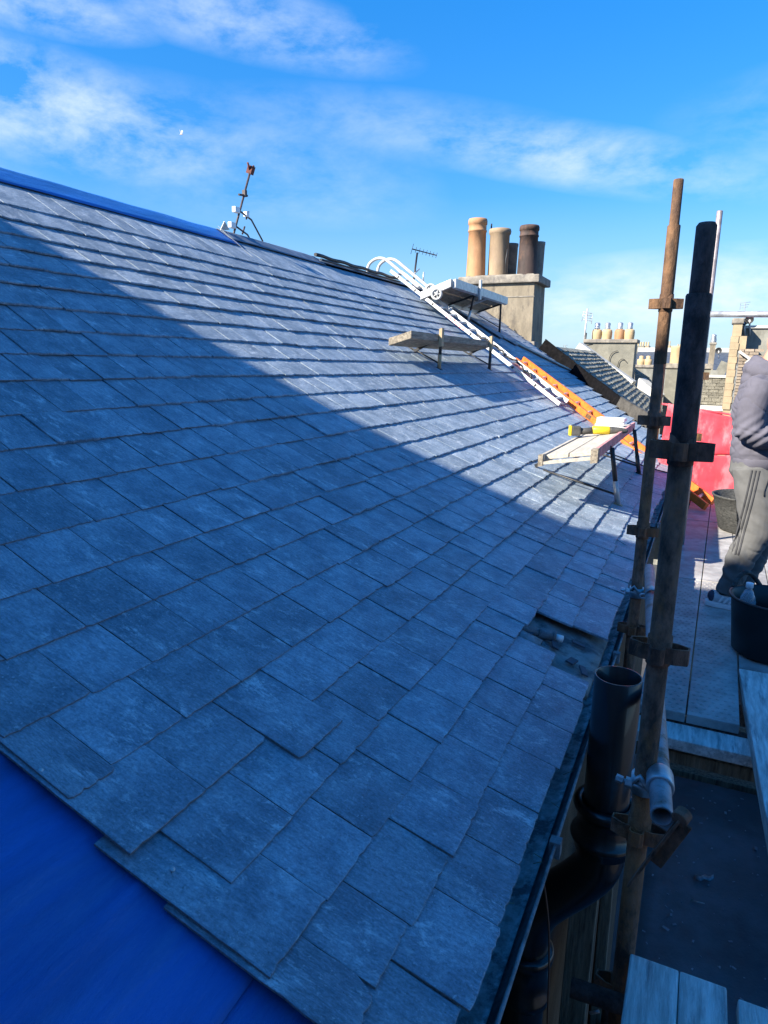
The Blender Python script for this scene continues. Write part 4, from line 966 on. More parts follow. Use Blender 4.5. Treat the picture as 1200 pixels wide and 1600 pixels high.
MB().box(xL - .012, xR + .012, cy0 - .014, cy0 - .001, zc0 - .30, zc0 - .275).build('string_line', M['cope'], CH)
mb = MB(); mb.add(*frust(xR - .05, xR + .10, cy0 - .10, cy0 + .3, .1, .55, .04)); mb.build('haunching', M['cope'], CH, bevel=.03)
zp = zc1 + .02
def pot(t, px, y, r, h, m, style=0, Y=None, label=None, zb=None):
    p = hit(px, 432, 1, Y); x = p.x; z0 = zb if zb is not None else zp
    if style == 0: pr = [(r * 1.12, 0), (r * 1.08, h * .03), (r * 1.0, h * .5), (r * .97, h * .78), (r * 1.04, h * .785), (r * 1.04, h * .81), (r * .98, h * .82), (r * .98, h * .90), (r * 1.06, h * .91), (r * 1.06, h * .965), (r * 1.0, h), (r * .85, h), (r * .85, h * .5)]
    elif style == 1: pr = [(r * .98, 0), (r * 1.0, h * .3), (r * 1.02, h * .88), (r * 1.12, h * .90), (r * 1.16, h * .95), (r * 1.10, h), (r * .92, h), (r * .88, h * .5)]
    else: pr = [(r * .9, 0), (r * .95, h * .3), (r * 1.0, h * .9), (r * 1.05, h * .93), (r * 1.05, h), (r * .88, h), (r * .85, h * .5)]
    o = MB().lathe((x, Y, z0), pr, 28).build('chimney_pot', m, t); MB().lathe((x, Y, z0), [(.0001, h * .55), (r * .86, h * .55)], 20).build('flue', M['soot'], o)
    if label: o['label'] = label
    return o
MB().box(xL + .05, xR - .05, cy0 + .1, cy1 - .1, zp, zp + .04).build('flaunching', M['cope'], CH, bevel=.02)
pot(CH, 743, 0, .205, 1.28, M['pot1'], 0, 15.62, 'tall orange buff pot at the left of the chimney')
pot(CH, 778, 0, .215, 1.03, M['pot2'], 1, 15.62, 'cream pot with a dark rim in the middle')
pot(CH, 823, 0, .205, 1.06, M['pot3'], 0, 15.62, 'soot blackened pot on the right')
pot(CH, 796, 0, .16, .80, M['potg'], 2, 16.15); pot(CH, 838, 0, .15, .80, M['potg'], 2, 16.15)
pl = hit(763, 430, 1, 15.9); MB().tube([pl + Vector((0, 0, 0)), pl + Vector((.02, 0, 1.12))], .018, 6).build('lightning_rod', M['dark'], CH)
pl = hit(791, 430, 1, 15.45); MB().tube([pl, pl + Vector((-.03, 0, .3)), pl + Vector((.0, 0, .55))], .014, 6).build('wire', M['dark'], CH)
# ================================================================== parapet (skew) down the far verge
PV = empty('skew_parapet', (-2.5, 14, -.3), 'dark tarred skew parapet running down the far edge of the slated roof', 'parapet')
def para(si0, si1, n, m, name, h0, h1, wdt, yoff):
    vs, fs = [], []
    for i in range(n + 1):
        s = si0 + (si1 - si0) * i / n; t = i / n; Y = yend(s) + yoff; h = h0 + (h1 - h0) * t + .012 * noise.noise((s * 6, 1, 4))
        b = rp(s, Y, -.3); t0 = rp(s, Y, h)
        vs += [b, t0 - Vector((0, 0, .02)), t0, t0 + Vector((.0, wdt, 0)), b + Vector((0, wdt, 0))]
    for i in range(n):
        for j in range(5): fs.append((i * 5 + j, i * 5 + (j + 1) % 5, (i + 1) * 5 + (j + 1) % 5, (i + 1) * 5 + j))
    fs += [tuple(range(5)), tuple(reversed(range(n * 5, n * 5 + 5)))]
    MB().add(vs, fs).build(name, m, PV)
para(3.55, 1.3, 16, M['tar'], 'upper_coping', .27, .21, .10, .01)
para(1.3, .42, 10, M['parap'], 'lower_coping', .21, .24, .22, .0)
mb = MB(); mb.add(*frust(-1.1, -.60, 11.7, 12.3, -1.6, -.55, 0)); 

# ================================================================== background town
# neighbouring old slate roof beyond the parapet
NR = empty('old_slate_roof', (-2, 20, -2), 'mossy grey old slate roof stepping down just beyond the parapet', 'roof')
tl, trr, br_, bl_ = hit(862, 541, 1, 17.2), hit(925, 548, 1, 25), hit(1034, 640, 1, 25), hit(1010, 700, 1, 15.2)
NCR = 19; vs, fs = [], []
def lerp3(a, b, t): return a + (b - a) * t
rg = random.Random(21)
mb = MB()
nrm = (trr - tl).cross(bl_ - tl).normalized(); nrm = nrm if nrm.z > 0 else -nrm
for i in range(NCR):
    t0, t1 = i / NCR, (i + 1.12) / NCR
    nj = 26; 
    for j in range(nj):
        u0, u1 = j / nj, (j + 1) / nj
        j_ = rg.uniform(-.006, .006)
        a, b = lerp3(lerp3(tl, bl_, t0), lerp3(trr, br_, t0), u0), lerp3(lerp3(tl, bl_, t0), lerp3(trr, br_, t0), u1 - .001)
        c, d = lerp3(lerp3(tl, bl_, t1 + j_), lerp3(trr, br_, t1 + j_), u1 - .001), lerp3(lerp3(tl, bl_, t1 + j_), lerp3(trr, br_, t1 + j_), u0)
        o0, o1 = nrm * .0, nrm * (.035 + rg.uniform(-.006, .008)); tk = nrm * -.03
        mb.add([a + o0, b + o0, c + o1, d + o1, a + o0 + tk, b + o0 + tk, c + o1 + tk, d + o1 + tk], [(0, 1, 2, 3), (7, 6, 5, 4), (0, 4, 5, 1), (1, 5, 6, 2), (2, 6, 7, 3), (3, 7, 4, 0)])
o = mb.build('old_slates', M['oldslate'], NR, clean=False); o['kind'] = 'stuff'
und = nrm * -.12
MB().add([tl + und, trr + und, br_ + und, bl_ + und, tl + und * 8, trr + und * 8, br_ + und * 8 - Vector((0, 0, 8)), bl_ + und * 8 - Vector((0, 0, 8))], [(0, 1, 2, 3), (7, 6, 5, 4), (0, 4, 5, 1), (1, 5, 6, 2), (2, 6, 7, 3), (3, 7, 4, 0)]).build('boarding', M['dark'], NR)
# white skew beyond it
WS = empty('white_skew', hit(985, 600, 1, 25), 'pale mortared skew running down beside the four-pot chimney', 'parapet')
MB().beam(hit(905, 541, 1, 25.3), hit(988, 601, 1, 25.1), .5, .28).build('coping', M['white'], WS)
MB().beam(hit(1000, 596, 1, 26.5), hit(1030, 622, 1, 26.2), .5, .3).build('coping', M['white'], WS)
# second roof scrap beyond
mb = MB(); A = [hit(992, 575, 1, 28), hit(1012, 588, 1, 28), hit(1030, 612, 1, 27), hit(992, 596, 1, 27)]
for i in range(6):
    t0, t1 = i / 6, (i + 1.1) / 6
    q = [lerp3(A[0], A[3], t0), lerp3(A[1], A[2], t0), lerp3(A[1], A[2], t1) + Vector((0, -.05, .05)), lerp3(A[0], A[3], t1) + Vector((0, -.05, .05))]
    mb.add(q + [v - Vector((0, 0, .05)) for v in q], [(0, 1, 2, 3), (7, 6, 5, 4), (0, 4, 5, 1), (1, 5, 6, 2), (2, 6, 7, 3), (3, 7, 4, 0)])
tag(mb.build('roof_strip', M['oldslate']), 'small strip of old slates behind the four-pot chimney', 'roof')
def stack(name, x0, x1, ytop, ybot, Y, dep, m, label, capm=None, caph=5, over=3, group=None):
    t = empty(name, hit((x0 + x1) / 2, ybot, 1, Y), label, 'chimney', group)
    a, b = hit(x0, ytop, 1, Y), hit(x1, ytop, 1, Y); zb = hit(x1, ybot, 1, Y).z; zt = (a.z + b.z) / 2; k = Y / F
    MB().box(a.x, b.x, Y, Y + dep, zb - 3, zt - caph * k).build('stack', m, t)
    MB().box(a.x - over * k, b.x + over * k, Y - over * k, Y + dep + over * k, zt - caph * k, zt).build('cope', capm or m, t, bevel=.02)
    return t, a, b, zt
t, a, b, zt = stack('chimney_stack', 916, 993, 530, 600, 26, .9, M['chimg'], 'grey rendered chimney with four short pots and metal cowls, middle distance', M['cope'], 5, 3)
for i, x in enumerate((931.5, 947.5, 967, 982.5)):
    px_ = hit(x, 528, 1, 26.3).x; r = .165; o = MB().lathe((px_, 26.4, zt), [(r * 1.0, 0), (r * 1.08, .12), (r * 1.1, .26), (r * 1.0, .33), (r * .85, .36), (r * .8, .30)], 16).build('chimney_pot', M['poty'] if i != 2 else M['pot1'], t)
    MB().lathe((px_, 26.4, zt + .34), [(.08, 0), (.10, .06), (.085, .10), (.10, .22), (.06, .26), (.0001, .26)], 12).build('cowl', M['galv'], o)
mb = MB()
for pts_ in (((953, 575), (951, 560), (957, 550), (965, 548)), ((962, 578), (966, 570), (967, 563), (974, 560), (979, 566))):
    mb.tube(smooth_path([hit(x, y, 1, 25.95) for x, y in pts_], 2), .012, 5)
mb.build('wires', M['wired'], t)
t, a, b, zt = stack('chimney_stack', 992, 1040, 570, 640, 34, 1.2, M['chimg'], 'low grey chimney wall with small pots between the two poles', M['cope'], 4, 2)
for i, x in enumerate((1001, 1012)):
    px_ = hit(x, 568, 1, 34.3).x; MB().lathe((px_, 34.5, zt), [(.17, 0), (.19, .12), (.18, .24), (.09, .28), (.10, .40), (.0001, .42)], 12).build('chimney_pot', M['poty'], t)
t, a, b, zt = stack('chimney_stack', 1042, 1112, 568, 760, 27, 1.5, M['chimg'], 'grey rendered wall-head chimney with one fat yellow pot, behind the poles', M['cope'], 7, 2)
px_ = hit(1056, 568, 1, 27.5).x; MB().lathe((px_, 27.6, zt), [(.22, 0), (.225, .5), (.235, .56), (.23, .62), (.20, .62), (.19, .4)], 20).build('chimney_pot', M['poty'], t)
mb = MB().box(hit(1000, 600, 1, 33).x, hit(1120, 600, 1, 33).x, 33, 33.5, -9, hit(1040, 577, 1, 33).z).build('distant_wall', M['greystone']); tag(mb, 'plain grey boundary wall between the poles in the distance', 'wall')
# farther blue slate roof with white gutter line and crowd of tiny pots
FR = empty('distant_tenement', hit(1040, 570, 1, 60), 'distant blue slate tenement roof with a white gutter line', 'building')
xa_, xb_ = hit(985, 560, 1, 60).x, hit(1180, 560, 1, 60).x; zt_, zb2 = hit(1030, 546, 1, 60).z, hit(1030, 580, 1, 60).z
MB().add([(xa_, 60, zb2), (xb_, 60, zb2), (xb_, 66, zt_), (xa_, 66, zt_), (xa_, 74, zb2), (xb_, 74, zb2)], [(0, 1, 2, 3), (3, 2, 5, 4), (0, 3, 4), (1, 5, 2)]).build('roof', M['blueslate'], FR)
MB().box(xa_, xb_, 60.0, 74, -14, zb2 - .01).build('wall', M['greystone'], FR)
MB().box(xa_, xb_, 65.8, 66.2, zt_ - .05, zt_ + .30).build('ridge_band', M['white'], FR)
rg = random.Random(5)
for i, x in enumerate((1000, 1008, 1033, 1043, 1062, 1070, 1078)):
    Y = rg.uniform(70, 95); z0 = hit(x, 546, 1, Y).z; h = rg.uniform(6, 13) * Y / F; w = rg.uniform(3, 6) * Y / F; cxp = hit(x, 546, 1, Y).x
    tt = empty('distant_chimney', (cxp, Y, z0), f'tiny far-off chimney with pots on the skyline, number {i + 1} from the left'.replace(f', number {i + 1} from the left', ['', ' beside the four-pot stack', ' left of the slimmer pole', ' half behind the slimmer pole', ' right of the slimmer pole', ' midway between the poles', ' against the thick dark pole'][i]), 'chimney', 'far-off chimneys')
    MB().box(cxp - w, cxp + w, Y, Y + 1.2, -14, z0 + h * .45).build('stack', M['sand'] if i % 2 else M['chimg'], tt)
    mb = MB()
    for q in (-.6, 0, .6): mb.lathe((cxp + w * q, Y + .5, z0 + h * .45), [(w * .16, 0), (w * .2, h * .4), (w * .15, h * .5)], 8)
    mb.build('chimney_pots', M['poty'], tt)
pd = MB(); 
for (x0, x1, yt) in ((1008, 1016, 536), (1020, 1032, 531), (1085, 1100, 540)):
    a, b = hit(x0, 548, 1, 85), hit(x1, 548, 1, 85); z = hit(x0, yt, 1, 85).z
    pd.add([(a.x, 85, a.z - 2), (b.x, 85, a.z - 2), ((a.x + b.x) / 2, 86, z), (a.x, 92, a.z - 2), (b.x, 92, a.z - 2)], [(0, 1, 2), (1, 4, 2), (4, 3, 2), (3, 0, 2)])
tag(pd.build('distant_spires', M['blueslate']), 'far blue grey pointed roofs on the skyline between the poles', 'roof')
# right hand buildings: slim tower chimney, blue roof, sandstone gable column, harled wall
t, a, b, zt = stack('tower_chimney', 1110, 1119, 535, 588, 38, .35, M['chim'], 'tall slim stone chimney with a metal cowl right of the thick pole', M['cope'], 3, 1)
MB().lathe(((a.x + b.x) / 2, 38.2, zt), [(.13, 0), (.14, .1), (.11, .3), (.12, .36), (.0001, .42)], 12).build('cowl', M['galv'], t)
RB = empty('blue_roofed_house', hit(1125, 590, 1, 45), 'dark blue roofed house between the slim chimney and the sandstone gable', 'building')
A = [hit(1104, 592, 1, 44), hit(1150, 592, 1, 44), hit(1150, 557, 1, 48), hit(1113, 558, 1, 48)]
MB().add(A + [v + Vector((0, 3, -1)) for v in A], [(0, 1, 2, 3), (7, 6, 5, 4), (0, 4, 5, 1), (1, 5, 6, 2), (2, 6, 7, 3), (3, 7, 4, 0)]).build('roof', M['blueslate'], RB)
MB().beam(hit(1120, 592, 1, 43.5), hit(1134, 566, 1, 43.5), .4, .5, up=(1, 0, 0)).build('skew', M['chimg'], RB)
MB().box(A[0].x, A[1].x + 1, 44.1, 48, -14, A[0].z - .05).build('wall', M['greystone'], RB)
def dish(px, py, Y, r, label):
    c = hit(px, py, 1, Y); t = empty('satellite_dish', c, label, 'satellite dish', 'satellite dishes')
    axm = Matrix.Rotation(R(90), 3, 'X') @ Matrix.Rotation(R(-15), 3, 'Y')
    MB().lathe(c, [(.0001, -.06), (r * .5, -.04), (r * .85, .01), (r, .05), (r * .99, .06), (r * .8, .03), (r * .4, -.01), (.0001, -.02)], 18, ax=axm).build('dish', M['dark'], t)
    MB().tube([c, c + Vector((.05, .1, -.4))], .025, 6).build('arm', M['alug'], t)
dish(1123, 548, 40, .17, 'small dark dish beside the slim tower chimney')
# rubble garden wall with pale cope behind the netting
RW = empty('rubble_wall', hit(1118, 640, 1, 22), 'grey rubble stone wall with white cope and ledge above the red netting', 'wall')
xa_, xb_ = hit(1075, 600, 1, 22).x, hit(1142, 600, 1, 22).x; z1, z0 = hit(1120, 590, 1, 22).z, hit(1120, 637, 1, 22).z
MB().box(xa_, xb_, 22.05, 22.6, -14, z1).build('wall', M['mortar'], RW)
MB().box(xa_, xb_, 21.95, 22.65, z1, z1 + .07).build('cope', M['white'], RW)
MB().box(xa_, xb_, 21.7, 22.05, z0 - .08, z0 + .06).build('ledge', M['white'], RW)
rg = random.Random(8); z = z0 + .08
me_st = None; blk = MB(); blk.add(*frust(-.47, .47, -.5, .5, -.46, .46, .02)); bm_ = blk.mesh('stone')
bm_.materials.append(M['rubble'])
while z < z1 - .04:
    h = rg.uniform(.07, .12); h = min(h, z1 - z); x = xa_
    while x < xb_ - .05:
        w = min(rg.uniform(.12, .3), xb_ - x)
        link('stone', bm_, None, RW, mw=Matrix.Translation((x + w / 2, 22.03, z + h / 2)) @ Matrix.Rotation(rg.uniform(-.05, .05), 4, 'Y') @ Matrix.Diagonal((w, .06 + rg.uniform(0, .03), h, 1)))
        x += w
    z += h
# sandstone gable edge and harled wall
SG = empty('sandstone_gable', hit(1150, 636, 1, 20), 'cream sandstone gable edge with brick infill, stepped up beside the harled wall', 'building')
Y = 20
zt = hit(1150, 497, 1, Y).z; zb_ = hit(1140, 640, 1, Y).z
x0, x1 = hit(1137, 570, 1, Y).x, hit(1149, 570, 1, Y).x
xs = hit(1163, 560, 1, Y).x
zs = hit(1155, 525, 1, Y).z
mb = MB(); 
nb_ = 11
for i in range(nb_):
    za_, zb3 = zb_ + (zs - zb_) * i / nb_, zb_ + (zs - zb_) * (i + 1) / nb_ - .005
    MB().box(x0, x1 + (.02 if i % 2 else 0), Y + (.004 if i % 3 else 0), Y + .5, za_, zb3).build('quoin', M['sand'], SG)
MB().box(x0 + .03, xs, Y + .03, Y + .5, -14, zs).build('core', M['sand'], SG)
xt0, xt1 = hit(1146, 510, 1, Y).x, hit(1160, 510, 1, Y).x
MB().box(xt0, xt1, Y + .02, Y + .5, zs, zt - .14).build('chimney_head', M['sand'], SG)
mb = MB(); mb.add(*frust(xt0 - .04, xt1 + .03, Y - .02, Y + .54, zt - .14, zt, 0)); mb.build('chimney_cope', M['cope'], SG, bevel=.03)
bme = MB().add(*frust(-.48, .48, -.5, .5, -.44, .44, 0)).mesh('brick'); bme.materials.append(M['brick'])
z = zb_; r_ = 0; zbt = hit(1160, 548, 1, Y).z
while z < zbt:
    x = x1 + .06 - (.11 if r_ % 2 else 0)
    while x < xs + .25:
        xx0 = max(x, x1 + .055)
        if x + .215 - xx0 > .05: link('brick', bme, None, SG, mw=Matrix.Translation(((xx0 + x + .215) / 2, Y + .02, z + .035)) @ Matrix.Diagonal((x + .215 - xx0, .05, .072, 1)))
        x += .225
    z += .078; r_ += 1
MB().box(x1 + .02, xs + .3, Y + .025, Y + .4, -14, zbt).build('core', M['mortar'], SG)
HW = empty('harled_gable', hit(1200, 640, 1, 21), 'grey harled gable wall with a white cope at the right edge', 'building')
Y = 20.6; xa_ = hit(1151, 520, 1, Y).x; zt2 = hit(1170, 513, 1, Y).z
MB().box(xa_, xa_ + 6, Y, Y + 6, -14, zt2).build('wall', M['greystone'], HW)
MB().box(xa_ - .03, xa_ + 6, Y - .05, Y + .4, zt2, zt2 + .07).build('cope', M['white'], HW)
MB().beam(hit(1155, 549, 1, 19.9), hit(1172, 561, 1, 19.9), .07, .06).build('gutter', M['white'], HW)
MB().beam(hit(1172, 561, 1, 19.9), hit(1165, 568, 1, 19.9), .07, .06).build('gutter_end', M['white'], HW)
dish(1163.5, 503.5, 20.5, .085, 'smaller dark dish on the harled wall top')
dish(1171.5, 499.5, 20.5, .11, 'larger dark dish on the harled wall top')
def cl_aerial(px, py0, py1, Y, label, w=6):
    b0, b1 = hit(px, py0, 1, Y), hit(px + .5, py1, 1, Y); t = empty('television_aerial', b0, label, 'aerial', 'television aerials'); k = Y / F
    MB().tube([b0 - Vector((0, 0, .6)), b1], .55 * k, 6).build('mast', M['wire'], t)
    mb = MB(); 
    for i in range(3):
        z = b1.z - i * 3 * k; mb.tube([Vector((b1.x - w * k * (1 - .2 * i), Y, z - .5 * k)), Vector((b1.x + w * k * (1 - .2 * i), Y, z + .8 * k))], .28 * k, 5)
        mb.tube([Vector((b1.x - w * k * .9, Y, z - 3 * k)), Vector((b1.x - w * k * .9, Y, z + 2 * k))], .2 * k, 4)
    mb.build('elements', M['wire'], t)
cl_aerial(1164, 502, 473, 21, 'thin aerial above the two dishes at right')
def lean_mast():
    t = empty('television_aerial', hit(911, 545, 1, 26), 'slender leaning aerial mast at the left of the four-pot chimney', 'aerial', 'television aerials')
    MB().tube([hit(911, 548, 1, 26), hit(918, 482, 1, 26)], .03, 6).build('mast', M['alug'], t)
    mb = MB()
    for i in range(4):
        y = 486 + i * 4; mb.tube([hit(911, y + 1, 1, 26), hit(925, y + 4, 1, 26)], .012, 4)
    mb.tube([hit(912, 487, 1, 26), hit(909, 502, 1, 26)], .01, 4); mb.tube([hit(926, 490, 1, 26), hit(924, 506, 1, 26)], .01, 4)
    mb.build('elements', M['alug'], t)
    MB().tube([hit(913, 545, 1, 26), hit(916, 520, 1, 26)], .03, 5).tube([hit(913, 540, 1, 26), hit(926, 538, 1, 26)], .02, 5).build('stay', M['dark'], t)
lean_mast()
cl_aerial(883, 548, 540, 40, 'faint aerial just above the old slate roof', 3)

# ================================================================== buckets and bottle
def bucket(name, c, r0, r1, h, m, label, wall=.008, handle=True):
    t = empty(name, c, label, 'bucket'); c = Vector(c)
    MB().lathe(c, [(.0001, .004), (r0 - .03, .0), (r0, .02), (r0 * .4 + r1 * .6, h * .6), (r1, h - .02), (r1 + .012, h - .012), (r1 + .014, h), (r1 + .004, h + .004), (r1 - wall, h - .004), (r0 * .4 + r1 * .6 - wall, h * .6), (r0 - wall, .03), (.0001, .02)], 48).build('shell', m, t)
    return t
bk = bucket('black_bucket', (.455, 3.92, ZD), .185, .215, .315, M['rubber'], 'large black rubber bucket at the right edge with a bottle inside')
# two handle lobes
def lobe(ang):
    c = Vector((.455, 3.92, ZD + .31)); pts = []
    for i in range(11):
        a = math.pi * i / 10; dr_ = .035 * math.sin(a) ; an = R(ang) + (i / 10 - .5) * .75
        pts.append(c + Vector((math.cos(an) * (.222 + .012), math.sin(an) * (.222 + .012), .075 * math.sin(a))))
    MB().tube(smooth_path(pts, 1), .013, 10).build('handle', M['rubberg'], bk)
lobe(128); lobe(-52)
tub = bucket('rubble_tub', (.50, 7.05, ZD), .26, .335, .34, M['rubberg'], 'dusty grey flexible tub behind the worker on the deck')
bt = hit(1160, 985, 1, 3.86); bx = bt.x
BO = empty('water_bottle', (bx + .01, 3.84, ZD + .12), 'clear plastic bottle of cloudy water standing in the black bucket', 'bottle')
bc = Vector((.318, 3.885, ZD + .13))
MB().lathe(bc, [(.0001, 0), (.036, .0), (.040, .01), (.040, .09), (.0385, .10), (.040, .11), (.040, .155), (.036, .18), (.022, .212), (.014, .228), (.0135, .243), (.0001, .243)], 24).build('shell', M['water'], BO)
MB().lathe(bc, [(.0001, .002), (.035, .002), (.0385, .012), (.0385, .14), (.0001, .141)], 24).build('liquid', M['milk'], BO)
MB().lathe(bc, [(.0175, .232), (.0185, .234), (.0185, .256), (.016, .259), (.0001, .259)], 20).build('cap', M['capw'], BO)
tag(MB().box(-.16, .16, -.05, .05, -.006, .006, Matrix.Translation((.44, 3.86, ZD + .20)) @ Matrix.Rotation(R(-24), 4, 'Z') @ Matrix.Rotation(R(18), 4, 'Y')).build('metal_strip', M['drillg'], bevel=.002), 'dark flat strip lying inside the black bucket beside the bottle', 'metal strip')
tag(MB().lathe((.455, 3.92, ZD + .10), [(.0001, .03), (.12, .01), (.165, .0), (.165, -.06), (.0001, -.06)], 20).build('bucket_rubble', M['slate']), 'slate rubble filling the lower half of the black bucket', 'rubble', kind='stuff')
# a rag/rubble lump on the sunlit deck
lm = MB(); 
for i in range(9):
    a = rs.uniform(0, 6); c = Vector((.62 + .035 * math.cos(a), 5.15 + .05 * math.sin(a), ZD + .012)); lm.lathe(c, [(.0001, .02), (.018, .012), (.024, .0), (.0001, -.005)], 6, ax=Matrix.Rotation(a, 3, 'Z'))
tag(lm.build('rubble_lump', M['gutter']), 'little heap of dark crumbs on the sunlit deck right of the worker', 'debris', kind='stuff')

# ================================================================== the worker
def remesh(mb, vox, smooth_n, disp=None, name='m'):
    me = mb.mesh(name); o = bpy.data.objects.new('tmp', me); COL.objects.link(o)
    r = o.modifiers.new('r', 'REMESH'); r.mode = 'VOXEL'; r.voxel_size = vox; r.use_smooth_shade = True
    s = o.modifiers.new('s', 'SMOOTH'); s.iterations = smooth_n; s.factor = .5
    dg = bpy.context.evaluated_depsgraph_get(); me2 = bpy.data.meshes.new_from_object(o.evaluated_get(dg))
    bpy.data.objects.remove(o)
    if disp:
        me2.update(); ns = [v.normal.copy() for v in me2.vertices]
        for v, n in zip(me2.vertices, ns): v.co += n * disp(v.co)
    for p in me2.polygons: p.use_smooth = True
    me2.name = name; return me2
def ell(mb, c, rx, ry, rz, rot=None, n=16):
    vs, fs = [], []
    for i in range(1, n):
        th = math.pi * i / n
        for k in range(n * 2):
            a = math.pi * k / n; v = Vector((rx * math.sin(th) * math.cos(a), ry * math.sin(th) * math.sin(a), rz * math.cos(th)))
            if rot is not None: v = rot @ v
            vs.append(Vector(c) + v)
    m = n * 2
    for i in range(n - 2):
        for k in range(m): fs.append((i * m + k, i * m + (k + 1) % m, (i + 1) * m + (k + 1) % m, (i + 1) * m + k))
    fs.append(tuple(range(m))); fs.append(tuple(reversed(range((n - 2) * m, (n - 1) * m)))); mb.add(vs, fs)
def limb(mb, pts, rad, sy=1.0, n=20):
    """rings along a path; rad = in-plane radius (x), sy scales the width across (world y)"""
    pts = [Vector(p) for p in pts]; vs, fs = [], []
    for i, p in enumerate(pts):
        t = (pts[min(i + 1, len(pts) - 1)] - pts[max(i - 1, 0)]).normalized()
        yv = Vector((0, 1, 0)); yv = (yv - t * yv.dot(t)).normalized(); xv = yv.cross(t).normalized()
        rx = rad[i][0] if isinstance(rad[i], tuple) else rad[i]; ry = rad[i][1] if isinstance(rad[i], tuple) else rad[i] * sy
        for k in range(n):
            a = 2 * math.pi * k / n; vs.append(p + xv * (rx * math.cos(a)) + yv * (ry * math.sin(a)))
    for i in range(len(pts) - 1):
        for k in range(n): fs.append((i * n + k, i * n + (k + 1) % n, (i + 1) * n + (k + 1) % n, (i + 1) * n + k))
    fs.append(tuple(range(n))); fs.append(tuple(reversed(range((len(pts) - 1) * n, len(pts) * n))))
    mb.add(vs, fs)
MX, MY = .335, 4.72                               # hips
W = empty('person', (MX, MY, ZD), 'worker in a grey hoodie and grey striped joggers standing at the right edge, looking down', 'person')
def q(x, y, z): return Vector((MX + x - .045 * min(max((z - .92) / .35, 0), 1), MY + y, ZD + z))
# body: head, neck, hands, ankles as one skin
nk = q(.075, 0, 1.50); hd = q(.112, -.005, 1.63)
mb = MB()
limb(mb, [q(.0, 0, 1.0), q(-.005, 0, 1.2), q(.01, 0, 1.38), q(.035, 0, 1.47), q(.055, 0, 1.55), q(.075, 0, 1.60)], [(.10, .14), (.11, .15), (.10, .16), (.062, .075), (.056, .062), (.055, .06)])
hr = Matrix.Rotation(R(28), 3, 'Y')
ell(mb, hd + Vector((-.005, 0, .025)), .098, .076, .105, hr); ell(mb, hd + hr @ Vector((.035, 0, -.055)), .062, .056, .07, hr)
ell(mb, hd + hr @ Vector((.098, 0, -.025)), .018, .014, .024, hr); ell(mb, hd + hr @ Vector((.072, 0, -.088)), .026, .03, .02, hr)
for sg in (-1, 1): ell(mb, hd + hr @ Vector((-.005, .077 * sg, -.015)), .02, .010, .03, hr)
HANDS = []
for sg, el, wr in ((-1, q(-.045, -.20, 1.125), q(.20, -.13, 1.06)), (1, q(-.02, .20, 1.13), q(.21, .10, 1.08))):
    sh = q(.03, .17 * sg, 1.41)
    limb(mb, [sh, sh.lerp(el, .5), el, el.lerp(wr, .5), wr], [.045, .04, .037, .034, .026], 1)
    d = (wr - el).normalized(); side = Vector((0, 0, 1)); palm = wr + d * .05
    limb(mb, [wr, wr + d * .03, wr + d * .075, wr + d * .095], [(.018, .026), (.020, .036), (.019, .040), (.014, .034)])
    HANDS.append((wr, d, sg))
    for f in range(4):
        lt = (-.030 + .020 * f) ; ln = (.062, .070, .066, .052)[f]
        b = wr + d * .09 + Vector((0, lt, 0)); m1 = b + d * ln * .45 + Vector((0, 0, -.012)); m2 = m1 + d * ln * .2 + Vector((0, 0, -.026)); m3 = m2 + d * -.008 + Vector((0, 0, -.018))
        limb(mb, [b, m1, m2, m3], [.0085, .008, .0075, .006], 1, 10)
    tb_ = wr + d * .03 + Vector((0, -.034 * sg * -1, 0)); limb(mb, [tb_, tb_ + d * .03 + Vector((0, .022 * sg * -1 * -1, -.012)), tb_ + d * .06 + Vector((0, .012 * sg, -.024))], [.012, .011, .008], 1, 10)
FL, FR_ = q(-.10, -.11, .0), q(.035, .12, .0)      # ankles / feet positions
KN = (q(.045, -.115, .50), q(.12, .11, .50)); AN = (q(-.095, -.11, .095), q(.02, .12, .095)); HP = (q(-.0, -.09, .93), q(.0, .09, .93))
for h_, k_, a_ in zip(HP, KN, AN): limb(mb, [h_, h_.lerp(k_, .5), k_, k_.lerp(a_, .4), a_], [.075, .065, .05, .045, .034], 1)
body = remesh(mb, .0075, 3, None, 'body'); link('body', body, M['skin'], W)
# hair cap
mb = MB(); ell(mb, hd + Vector((-.012, 0, .035)), .103, .081, .104, hr)
hm = remesh(mb, .01, 2); 
bm = bmesh.new(); bm.from_mesh(hm)
cutp = hd + Vector((0, 0, -.0)); dele = [v for v in bm.verts if (hr.inverted() @ (v.co - cutp)).z < .012 or (hr.inverted() @ (v.co - cutp)).x > .075]
bmesh.ops.delete(bm, geom=dele, context='VERTS'); bm.to_mesh(hm); bm.free(); link('hair', hm, M['hair'], W)
for sg in (-1, 1):
    o = MB().lathe(hd + hr @ Vector((.088, .03 * sg, .0)), [(.0001, .009), (.006, .006), (.009, 0), (.006, -.006), (.0001, -.009)], 10).build('eye', M['capw'], W)
